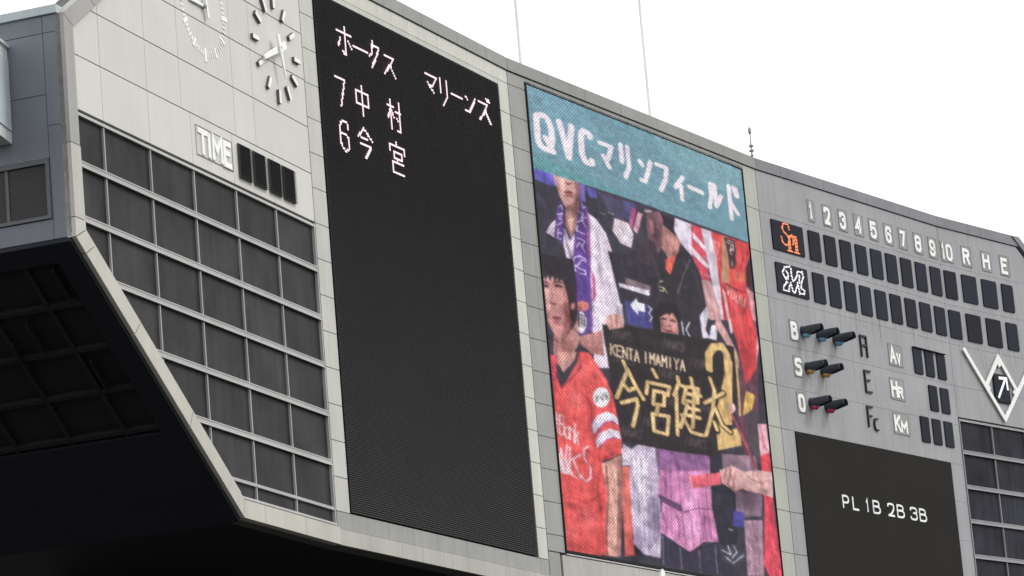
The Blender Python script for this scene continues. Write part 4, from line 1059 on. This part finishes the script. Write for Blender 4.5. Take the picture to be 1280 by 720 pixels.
# digit modules with projecting louvres
def louvre_module(label,f,s,z,w_,h,group,nsl=17,dep=.035):
    t=fthing('digit_module',label,'display module',f,s,z,group=group)
    part('casing',MB().box(0,w_,0,h,-dep,0),'mod2',t)
    mb=MB()
    for k in range(nsl):
        zz=h*(k+.15)/nsl; mb.add([(-.01,-dep,zz),(w_+.045,-dep,zz),(w_+.045,-dep-.035,zz),(-.01,-dep-.035,zz),(-.01,-dep,zz+h/nsl*.55),(w_+.045,-dep,zz+h/nsl*.55)],[(3,2,1,0),(0,1,5,4),(3,4,5,2),(0,4,3),(1,2,5)])
    part('louvre',mb,'mod2',t,kind='stuff')
    return t
tm=['first','second','third','last']
for i,s_0 in enumerate((7.93,8.62,9.35,10.02)): louvre_module('blank black louvred time digit, %s from the left beside the TIME plate'%tm[i],A,s_0,17.74,.54,.69,'time digit modules')
part_=None
# ---------------------------------------------------------------- dark message board (facet B)
mbd=fthing('message_board','tall black louvred message board with lit white Japanese team names and player names','scoreboard screen',B,.67,11.65)
W_=8.98; H_=11.0
part('casing',MB().box(0,W_,0,H_,.0,.09),'ledback',mbd)
mb=MB(); NS=237
for k in range(NS):
    zz=H_*k/NS; hh=H_/NS
    mb.add([(0,-.001,zz),(W_+.035,-.001,zz),(W_+.035,-.03,zz+hh*.25),(0,-.03,zz+hh*.25),(0,-.001,zz+hh*.62),(W_+.035,-.001,zz+hh*.62)],[(0,1,2,3),(3,2,5,4),(0,3,4),(1,5,2)])
part('louvre',mb,'led',mbd,kind='stuff')
LEDW=emis('lit_led_white',(255,226,238),1.3)
PZ=H_/NS; PX=.046
def led_glyph(ch,s0,z0,w_,h,th,name='lit_character'):
    # dots of a character on the led grid, measured in facet coordinates
    segs=[]
    for st in strokes(ch):
        for a,b in zip(st,st[1:]): segs.append(((s0+a[0]*w_,z0+a[1]*h),(s0+b[0]*w_,z0+b[1]*h)))
    mb=MB(); i0=int((s0-.67)/PX)-2; i1=int((s0+w_-.67)/PX)+3; k0=int((z0-11.65)/PZ)-2; k1=int((z0+h-11.65)/PZ)+3
    for i in range(i0,i1):
        for k in range(k0,k1):
            x=.67+(i+.5)*PX; z=11.65+(k+.5)*PZ; best=9
            for a,b in segs:
                dx,dz=b[0]-a[0],b[1]-a[1]; L2=dx*dx+dz*dz+1e-9; t_=max(0,min(1,((x-a[0])*dx+(z-a[1])*dz)/L2)); best=min(best,math.hypot(x-a[0]-dx*t_,z-a[1]-dz*t_))
            if best<th: mb.box(x-.67-.021,x-.67+.021,z-11.65-.019,z-11.65+.019,-.040,-.031)
    if mb.v: part(name,mb,LEDW,mbd)
for ch,s0,z0,w_,h in (('ホ',1.58,21.54,.64,.60),('ー',2.31,21.55,.64,.54),('ク',3.05,21.54,.52,.60),('ス',3.72,21.55,.52,.46),
  ('マ',5.72,21.60,.60,.50),('リ',6.47,21.48,.36,.62),('ー',7.02,21.55,.58,.54),('ン',7.75,21.56,.56,.50),('ズ',8.46,21.55,.60,.56)): led_glyph(ch,s0,z0,w_,h,.0245)
for ch,s0,z0,w_,h in (('7',1.35,20.33,.40,.62),('中',2.26,20.35,.57,.66),('村',3.71,20.35,.64,.66),('6',1.38,19.40,.39,.62),('今',2.22,19.42,.63,.64),('宮',3.70,19.40,.68,.66)): led_glyph(ch,s0,z0,w_,h,.0225)
# ---------------------------------------------------------------- video screen (facet C): one emissive cell per picture element
S0,S1,Z0,Z1=.86,12.13,11.92,22.96
vs=fthing('video_screen','huge colour video screen under a teal stadium name banner, fans holding a gold lettered towel','video screen',C,S0,Z0)
part('casing',MB().box(-.05,S1-S0+.05,-.06,Z1-Z0+.05,.005,.09),'ledback',vs)
NX,NZ=300,640
SSX,SSZ=2,2
img=np.zeros((NZ*SSZ,NX*SSX,3),np.float32); img[:]=np.array([50,46,62],np.float32)
gx=S0+(np.arange(NX*SSX)+.5)*(S1-S0)/(NX*SSX); gz=Z0+(np.arange(NZ*SSZ)+.5)*(Z1-Z0)/(NZ*SSZ)
def win(x0,x1,z0,z1):
    i0,i1=np.searchsorted(gx,[x0,x1]); k0,k1=np.searchsorted(gz,[z0,z1]); return i0,i1,k0,k1
for ln in PAINT.split('\n'):
    a=ln.split()
    if not a: continue
    if a[0]=='2':
        cx,cz,rx,rz=[int(x)/100 for x in a[5:9]]; i0,i1,k0,k1=win(cx-2.6*rx,cx+2.6*rx,cz-2.6*rz,cz+2.6*rz); X,Z=np.meshgrid(gx[i0:i1],gz[k0:k1])
        img[k0:k1,i0:i1]+=np.exp(-((X-cx)/rx)**2-((Z-cz)/rz)**2)[:,:,None]*np.array([float(x) for x in a[1:4]],np.float32); img[k0:k1,i0:i1]=np.clip(img[k0:k1,i0:i1],12,250); continue
    col=np.array([int(x) for x in a[1:4]],np.float32); wd=int(a[4])/530./2; v=[int(x)/100 for x in a[5:]]; P=list(zip(v[::2],v[1::2]))
    x0=min(p[0] for p in P)-wd*2.2; x1=max(p[0] for p in P)+wd*2.2; z0=min(p[1] for p in P)-wd; z1=max(p[1] for p in P)+wd
    i0,i1,k0,k1=win(x0-.03,x1+.03,z0-.03,z1+.03)
    if i1<=i0 or k1<=k0: continue
    X,Z=np.meshgrid(gx[i0:i1],gz[k0:k1])
    if a[0]=='1':
        inside=np.zeros(X.shape,bool); n=len(P)
        for i in range(n):
            (xa,za),(xb,zb)=P[i],P[(i+1)%n]
            if za==zb: continue
            c_1=((za>Z)!=(zb>Z))&(X<(xb-xa)*(Z-za)/(zb-za)+xa); inside^=c_1
    else:
        inside=np.zeros(X.shape,bool); wh=max(wd,.012)
        for (xa,za),(xb,zb) in zip(P,P[1:]):
            dx,dz=xb-xa,zb-za; L2=dx*dx+dz*dz+1e-9; dx_=dx/2.2; t_=np.clip(((X-xa)/2.2*dx_+(Z-za)*dz)/(dx_*dx_+dz*dz+1e-9),0,1)
            # the stroke width is measured as seen obliquely: narrower along the facet
            inside|=(((X-xa-dx*t_)/2.2)**2+(Z-za-dz*t_)**2)<wh**2
    img[k0:k1,i0:i1][inside]=col
img=img.reshape(NZ,SSZ,NX,SSX,3).mean((1,3))
def blur(a,n=1):
    for _ in range(n):
        q=np.pad(a,((1,1),(1,1),(0,0)),'edge'); a=(q[:-2,1:-1]+q[1:-1,1:-1]*2+q[2:,1:-1])/4; q=np.pad(a,((1,1),(1,1),(0,0)),'edge'); a=(q[1:-1,:-2]+q[1:-1,1:-1]*2+q[1:-1,2:])/4
    return a
soft=blur(img,10); rs=np.random.RandomState(3)
teal=(np.arange(NZ)[:,None]/NZ*(Z1-Z0)+Z0>20.97)
img=np.where(teal[:,:,None],blur(img,1),blur(img,1)*.84+soft*.16)
blot=blur(rs.randn(NZ,NX,1).astype(np.float32),16); blot/=blot.std(); fine=blur(rs.randn(NZ,NX,1).astype(np.float32),2); fine/=fine.std()
img=img*(1+np.where(teal[:,:,None],.025,.05)*blot+.035*fine)
fold=rs.randn(NZ,NX,1).astype(np.float32)
for _ in range(40): fold=(np.roll(fold,1,0)+fold*2+np.roll(fold,-1,0))/4
fold=blur(fold,3); fold/=fold.std()
img=img*(1+.055*fold*(~teal)[:,:,None]); img=img*.91+13; img=img*.88+img.mean(2,keepdims=True)*.12  # lifted dark tones put ambient light washing the screen into its colours
ii=np.arange(NX)[None,:]; kk=np.arange(NZ)[:,None]
# led lattice: staggered columns of lamps, coarse enough to read as a weave from the stands
weave=np.sin(2*np.pi*(kk/5.2+ii/4.6))*.55+np.sin(2*np.pi*(kk/5.2-ii/3.4))*.75
lum=img.mean(2,keepdims=True)/255
img=img*(1+.17*weave[:,:,None]*(.3+lum))
tint=np.stack([np.sin(2*np.pi*(kk/5.2+ii/4.6)),0*weave,-np.sin(2*np.pi*(kk/5.2+ii/4.6))],-1)
img=np.clip(img+tint*7,0,255)
l_=img/255.; l_=np.where(l_<=.04045,l_/12.92,((l_+.055)/1.055)**2.4).astype(np.float32)
vx=np.linspace(0,S1-S0,NX+1); vz=np.linspace(0,Z1-Z0,NZ+1)
VX,VZ=np.meshgrid(vx,vz); co_=np.stack([VX,np.zeros_like(VX),VZ],-1).reshape(-1,3).astype(np.float32)
I,K_=np.meshgrid(np.arange(NX),np.arange(NZ)); a0=(K_*(NX+1)+I); quads=np.stack([a0,a0+1,a0+NX+2,a0+NX+1],-1).reshape(-1)
me=bpy.data.meshes.new('picture'); me.vertices.add(len(co_)); me.vertices.foreach_set('co',co_.ravel()); me.loops.add(len(quads)); me.loops.foreach_set('vertex_index',quads.astype(np.int32))
me.polygons.add(NX*NZ); me.polygons.foreach_set('loop_start',np.arange(0,4*NX*NZ,4,dtype=np.int32)); me.update(calc_edges=True)
at=me.attributes.new('led_colour','FLOAT_COLOR','FACE'); at.data.foreach_set('color',np.concatenate([l_.reshape(-1,3),np.ones((NX*NZ,1),np.float32)],1).ravel().astype(np.float32))
pm=bpy.data.materials.new('video_picture'); pm.use_nodes=True; b=pm.node_tree.nodes['Principled BSDF']; b.inputs['Base Color'].default_value=(.01,.01,.01,1); b.inputs['Roughness'].default_value=.8; b.inputs['Specular IOR Level'].default_value=.1
an=pm.node_tree.nodes.new('ShaderNodeAttribute'); an.attribute_name='led_colour'; pm.node_tree.links.new(an.outputs['Color'],b.inputs['Emission Color']); b.inputs['Emission Strength'].default_value=1.0
me.materials.append(pm); link('picture',me,vs)
mb=MB(); 
for q in ((-.05,-.006,-.06,Z1-Z0+.05),(S1-S0+.006,S1-S0+.045,-.06,Z1-Z0+.05)): mb.box(q[0],q[1],q[2],q[3],-.03,.08)
mb.box(-.004,S1-S0+.004,Z1-Z0+.002,Z1-Z0+.05,-.03,.08).box(-.004,S1-S0+.004,-.06,-.002,-.03,.08); part('frame',mb,'ledback',vs)
# small white sign tip under the screen
t=fthing('raised_emblem','white rounded tip of a raised emblem under the video screen, cut by the bottom edge','emblem',C,5.2,11.25)
part('emblem_face',MB().bev([(0,0),(.26,0),(.30,.35),(.30,.55),(.22,.61),(.12,.5),(.03,.3)],-.08,-.001,.012),'white',t)
# ---------------------------------------------------------------- line score (facets D and E)
cells=[(D,2.48,.61),(D,3.34,.61),(D,4.20,.61),(D,5.06,.61),(D,5.92,.62),(D,6.78,.62),(D,7.65,.62),(D,8.52,.62),(D,9.39,.62),(E,.10,.63),(E,1.05,.79),(E,2.16,.81),(E,3.28,.63)]
nm=['inning one','inning two','inning three','inning four','inning five','inning six','inning seven','inning eight','inning nine','inning ten','runs','hits','errors']
def module_master(w_,h):
    t=fthing('score_module','x','display module',D,0,0,group='line score modules')
    part('casing',MB().bev(rrect(0,w_,0,h,.035,3),-.035,0,.006),'module',t)
    mb=MB(); n=12
    for k in range(n): zz=.05+(h-.1)*(k+.2)/n; mb.box(w_+.001,w_+.018,zz,zz+(h-.1)/n*.5,-.032,-.004)
    part('edge_clip',mb,'modedge',t,kind='stuff'); return t
masters={}
def put(key,w_,h,f,s,z,label):
    if key not in masters:
        t=module_master(w_,h); t.location=FP(f,s,z); t.rotation_euler=(0,0,EN[f][2]); t['label']=label; masters[key]=t; return t
    return copy_thing(masters[key],FP(f,s,z),EN[f][2],label)
for r,(z_,team) in enumerate(((21.03,'orange emblem'),(19.87,'white emblem'))):
    for (f,s_0,w_),n_ in zip(cells,nm):
        put('s%d'%round(w_*100),w_,.82,f,s_0,z_,'blank navy score module for %s in the row of the %s'%(n_,team))
LEDO=emis('lit_led_orange',(255,140,85),1.15); LEDW2=emis('lit_led_emblem_white',(245,245,250),1.1)
em1=[[(1.45,21.70),(1.38,21.81),(1.16,21.81),(1.05,21.70),(1.12,21.59),(1.30,21.52),(1.38,21.42),(1.34,21.29),(1.18,21.22),(1.02,21.29),(.98,21.42)],[(1.36,21.50),(1.33,21.09)],[(1.42,21.50),(1.41,21.09)],[(1.26,21.08),(1.48,21.08)],[(1.42,21.49),(1.54,21.55),(1.60,21.40),(1.56,21.30)],[(1.58,21.52),(1.74,21.53),(1.78,21.42),(1.78,21.09)],[(1.68,21.50),(1.70,21.09)],[(1.62,21.08),(1.86,21.08)]]
em2=[[(1.25,20.69),(.97,20.63),(.85,20.46),(.96,20.29),(1.04,20.19),(.83,20.04),(.81,19.93),(1.09,19.93),(1.12,20.06),(1.22,20.2),(1.3,19.95),(1.4,19.92),(1.55,20.12),(1.6,20.27),(1.66,19.93),(1.91,19.97),(1.93,20.06),(1.76,20.11),(1.8,20.3),(1.94,20.47),(1.9,20.63),(1.68,20.61),(1.54,20.41),(1.37,20.26),(1.3,20.45),(1.31,20.65),(1.25,20.69)],[(1.04,20.52),(1.14,20.46),(1.1,20.31),(1.0,20.33)],[(1.73,20.51),(1.69,20.28)]]
em2=[[(x,20.29+(z-20.29)*.9) for x,z in s] for s in em2]
for z_,em,mt,lb in ((21.04,em1,LEDO,'dark panel with a lit orange interlocking letter emblem, left of the upper score row'),(19.88,em2,LEDW2,'dark panel with a lit white letter emblem, left of the lower score row')):
    t=fthing('team_emblem_panel',lb,'display module',D,.53,z_)
    part('casing',MB().bev(rrect(0,1.66,0,.82,.03,3),-.035,0,.006),'module',t)
    mb=MB(); j=0
    for st in em:
        # broken into lamps along the stroke
        for a,b in zip(st,st[1:]):
            L_=math.hypot(b[0]-a[0],b[1]-a[1]); n=max(1,int(L_/.035))
            for i in range(n+1):
                x=a[0]+(b[0]-a[0])*i/n-.53; z=a[1]+(b[1]-a[1])*i/n-z_; j+=1; x=round(x/.026)*.026; z=round(z/.026)*.026; mb.box(x-.031,x+.031,z-.0165,z+.0165,-.042-.0002*(j%17),-.0355)
    part('emblem',mb,mt,t,kind='stuff')
# inning numerals on faint plates
def numeral(txt,f,s,z,w_,h,label,name='numeral_sign',cat='sign',plate=(.08,.05,.12,.07),th=.098,gap=.10,scales=None,m='white',group=None):
    t=fthing(name,label,cat,f,s,z,group=group)
    if plate: part('backing_plate',MB().bev([(-plate[0]*.4,-plate[1]),(w_+plate[2],-plate[1]),(w_+plate[2],h+plate[3]),(-plate[0]*.4,h+plate[3])],-.018,0,.003),'plateE',t); 
    if plate: part('plate_rim',MB().box(w_+plate[2]+.001,w_+plate[2]+.014,-plate[1],h+plate[3],-.02,0).box(-plate[0]*.4,w_+plate[2],h+plate[3]+.001,h+plate[3]+.012,-.019,0),'rim',t)
    n=len(txt); cw=(w_-gap*(n-1))/n; sc_=scales or [1]*n
    for i,ch in enumerate(txt): letter(ch,i*(cw+gap)+th*.4,th*.4,cw-th*.8,(h-th*.8)*sc_[i],th,t,m,-.034,-.0195 if plate else -.002,name='letter' if ch.isalpha() else 'digit')
    return t
for n_,s_0,wd in ((1,2.66,.17),(2,3.47,.32),(3,4.33,.31),(4,5.20,.33),(5,6.05,.33),(6,6.91,.33),(7,7.76,.30),(8,8.65,.34),(9,9.52,.33)):
    numeral(str(n_),D,s_0,22.17,wd,.47,'white numeral %s on its grey plate above the score modules'%['one','two','three','four','five','six','seven','eight','nine'][n_-1],group='inning numerals')
t=fthing('numeral_sign','white numeral ten on its grey plate above the score modules','sign',E,.11,22.17,group='inning numerals')
part('backing_plate',MB().bev([(-.02,-.05),(.64,-.05),(.64,.54),(-.02,.54)],-.018,0,.003),'plateE',t)
letter('1',.0,.03,.13,.41,.09,t,y0=-.034,y1=-.0195,name='digit'); letter('0',.27,.03,.26,.41,.09,t,y0=-.034,y1=-.0195,name='digit')
for ch,s_0,wd in (('R',1.25,.36),('H',2.36,.37),('E',3.40,.36)): numeral(ch,E,s_0,22.17,wd,.47,'white capital %s on its grey plate above the score modules'%ch,group='total column letters')
for ch,s_0,z_ in (('B',1.0,18.67),('S',1.02,17.70),('O',1.01,16.73)): numeral(ch,D,s_0,z_,.34,.47,'white capital %s beside the row of hooded count lamps'%ch,name='count_letter',plate=(.1,.03,.04,.04),th=.11)
for ch,s_0,z_,lb in (('a1',4.76,18.63,'dark tube letter A, topmost of the three dark letters'),('E',4.80,17.66,'dark tube letter E, middle of the three dark letters')):
    t=fthing('tube_letter',lb,'sign',D,s_0,z_); letter(ch,.02,.03,.32,.58,.045,t,'blackl',-.05,-.001)
t=fthing('tube_letter','dark tube letters Fc, lowest of the three dark letters','sign',D,4.74,16.68); letter('F',.02,.03,.28,.56,.045,t,'blackl',-.05,-.001); letter('c',.34,-.02,.20,.46,.042,t,'blackl',-.05,-.001)
for txt,s_0,z_,w_ in (('Av',6.40,18.66,.60),('Hr',6.28,17.69,.64),('Km',6.25,16.72,.72)):
    t=fthing('statistic_sign','small plate reading %s in white letters'%txt,'sign',D,s_0,z_)
    part('backing_plate',MB().bev([(-.04,-.04),(w_+.12,-.04),(w_+.12,.55),(-.04,.55)],-.018,0,.003),'plateE',t); part('plate_rim',MB().box(w_+.121,w_+.133,-.04,.55,-.019,0).box(-.04,w_+.12,.551,.563,-.019,0),'rim',t)
    letter(txt[0],.03,.04,.27,.42,.092,t,y0=-.034,y1=-.0195); letter(txt[1].upper(),.39,.04,w_-.43,.27,.08,t,y0=-.034,y1=-.0195)
for row,ss,z_ in (('AV',(7.80,8.49,9.19),18.55),('HR',(8.50,9.19),17.57),('KM',(7.79,8.49,9.20),16.61)):
    nmm=('left','middle','right') if len(ss)==3 else ('left','right')
    for s_0,q in zip(ss,nmm): put('d50',.49,.73,D,s_0,z_,'blank navy digit module beside the %s sign, %s of its row'%(row,q))
for z_ in (18.55+.735,): fpart('module_cap',D,MB().box(7.79,9.69,z_,z_+.02,-.08,0),'dark')
# count lamps
def lamp(lens,label,s,z,cnt):
    t=fthing('count_lamp',label,'lamp',D,s,z,group='hooded count lamps')
    mb=MB(); n=16; r=.135; rings=[]
    v=[];f=[]
    for j,(y,rr,cut) in enumerate(((.0,r,-70),(-.28,r*1.0,-60),(-.58,r*.93,-20))):
        for k in range(n+1):
            a=R(cut+(180-2*cut)*k/n); v.append((math.cos(a)*rr,y,math.sin(a)*rr))
    for j in range(2):
        for k in range(n): a=j*(n+1)+k; f.append((a,a+1,a+n+2,a+n+1))
    o=len(v); v2=[(x*.9,y,z_*.9) for x,y,z_ in v]; v+=v2; f+=[tuple(reversed([i+o for i in q])) for q in f[:]]
    for k in range(n): a=2*(n+1)+k; f.append((a,a+1,a+1+o,a+o))
    for j in range(2):
        for k in (0,n): a=j*(n+1)+k; b=a+n+1; f.append((a,b,b+o,a+o))
    part('hood',MB().add(v,f),'hood',t)
    part('mounting_ring',MB().tube([(0,-.03,0),(0,0,0)],[.15,.15],18),'hood',t)
    part('lens',MB().tube([(0,-.0,-.05),(.0,-.10,-.09),(.0,-.17,-.12),(.0,-.215,-.14)],[.10,.105,.09,.04],14),lens,t)
for i,s_0 in enumerate((1.66,2.52,3.40)): lamp('lensB','unlit blue ball lamp under a dark hood, %s of three beside the B'%('left','middle','right')[i],s_0,18.95,i)
for i,s_0 in enumerate((1.70,2.54)): lamp('lensS','unlit amber strike lamp under a dark hood, %s of two beside the S'%('left','right')[i],s_0,17.98,i)
for i,s_0 in enumerate((1.72,2.56)): lamp('lensO','unlit red out lamp under a dark hood, %s of two beside the O'%('left','right')[i],s_0,17.02,i)
# run-off stains below the lamps and the score modules: tapered, of their own shape
rs2=random.Random(5)
STN=mat('rust_stain',(.34,.27,.20),.7,.1); STL=mat('lime_stain',(.45,.45,.44),.7,.1); STD=mat('soot_stain',(.27,.268,.26),.7,.1)
def stain(f,s_0,z_,w_,h,m,d=.0025): 
    x0,x1=s_0,s_0+w_; part('stain',MB().add([(x0,0,z_),(x1,0,z_),(x1-w_*.3,0,z_-h),(x0+w_*.35,0,z_-h*.9)],[(0,3,2,1)]),m,bld,FP(f,0,0,d),EN[f][2])
for x,z in ((1.66,18.78),(2.52,18.78),(3.40,18.78),(1.70,17.82),(2.54,17.82),(1.72,16.86),(2.56,16.86)):
    for k in range(3): stain(D,x-.1+rs2.random()*.2,z,.02+.025*rs2.random(),.25+.45*rs2.random(),STN if k<2 else STL)
for f,x,w_ in cells:
    for k in range(2):
        stain(f,x+rs2.random()*w_,19.86,.02+.04*rs2.random(),.3+.6*rs2.random(),STL if k else STD)
    stain(f,x+rs2.random()*w_,21.02,.03+.03*rs2.random(),.25,STL)
# umpire board
t=fthing('umpire_board','flat black board with white letters PL 1B 2B 3B below the score rows','scoreboard screen',D,.69,11.88)
part('board_face',MB().bev([(0,0),(8.66,0),(8.66,4.28),(0,4.28)],-.03,.05,.01),'board',t)
LB=mat('white_painted_letter',(.85,.85,.85),.5,.02)
for ch,s_0,w_ in (('P',2.80,.30),('L',3.34,.28),('1',4.02,.20),('B',4.45,.36),('2',5.28,.32),('B',5.80,.36),('3',6.56,.34),('B',7.08,.36)): letter(ch,s_0-.69+.03,14.33-11.88,w_,.32,.055,t,LB,-.042,-.0305)
# base diamond sign
t=fthing('base_diamond','white outlined baseball diamond with foul lines and a small arrow panel inside','sign',E,2.55,17.7)
def rib(name,pts,w_,y=-.07): part(name,MB().ribbon([(x-2.55,z-17.7) for x,z in pts],w_,y,-.03),'white',t)
rib('foul_line',[(.68,19.58),(2.56,17.72),(4.45,19.58)],.135)
rib('base_path',[(1.72,18.66),(2.56,19.55),(3.40,18.66)],.135,-.072)
for x,z in ((1.80,18.57),(2.56,19.36),(3.30,18.57)): part('base_marker',MB().ext([(x-2.55-.12,z-17.7),(x-2.55,z-17.7-.12),(x-2.55+.12,z-17.7),(x-2.55,z-17.7+.12)],-.068,-.035),'white',t)
part('stand_off',MB().box(-.02,.02,.1,.14,-.03,0).box(-1.0,-.96,1.0,1.04,-.03,0).box(.96,1.0,1.0,1.04,-.03,0),'joint',t)
t=fthing('arrow_module','navy display square with a lit white arrow pointing up to the right','display module',E,2.17,18.21)
part('casing',MB().bev(rrect(0,.84,0,.84,.02,3),-.06,0,.008),'module',t)
part('arrow',MB().ribbon([(.16,.14),(.62,.70)],.085,-.068,-.0605).ribbon([(.30,.72),(.70,.74),(.72,.42)],.085,-.070,-.0605),LEDW2,t)
# ---------------------------------------------------------------- masts and finial on the roof
def mast(label,f,s,d,ztop):
    p=FP(f,s,19.36,d); t=thing('roof_mast',label,'mast',p)
    part('pole',MB().tube([(0,0,0),(0,0,4),(0,0,ztop-19.36)],[.05,.045,.03],10),'mast',t); part('base_plate',MB().box(-.2,.2,0,.04,-.2,.2),'rod',t)
mast('thin white mast rising behind the parapet above the black message board edge',C,6.2,-3,36.0)
mast('thin white mast rising behind the parapet over the middle of the video screen',C,13.15,-3,36.0)
p=FP(D,.19,ZT,-.15); t=thing('lightning_rod','short lightning rod with ring finials on the parapet above the video screen corner','lightning rod',p)
part('rod',MB().tube([(0,0,0),(0,0,.5),(0,0,.92)],[.024,.018,.01],8),'rod',t)
for z_,r_ in ((.14,.045),(.27,.07),(.40,.065)): part('collar',MB().tube([(0,0,z_-.02),(0,0,z_+.02)],[r_,r_],10),'rod',t)
part('finial',MB().tube([(0,0,.70),(0,0,.78),(0,0,.86),(0,0,.93)],[.012,.05,.045,.008],10),'rod',t)
# ---------------------------------------------------------------- pale box on the end wall at the left
a9=R(90-9.3); p=Wo+K*1.08; t=thing('wall_cabinet','pale blue cabinet jutting from the slate end wall at the left edge','cabinet',(p.x,p.y,17.0),math.atan2(-math.cos(R(9.3)),-math.sin(R(9.3))))
# local x runs from the wall towards the field, local y sideways
part('body',MB().box(0,2.4,.0,1.75,-.45,.0),'boxG',t)
part('face_panel',MB().box(.04,2.36,.22,1.52,.001,.025),'boxF',t); part('top_cap',MB().box(-.0,2.45,1.752,1.80,-.5,.05),'boxG',t)
print('objects',len(bpy.data.objects),'tris',sum(sum(len(p.vertices)-2 for p in o.data.polygons) for o in bpy.data.objects if o.type=='MESH'))
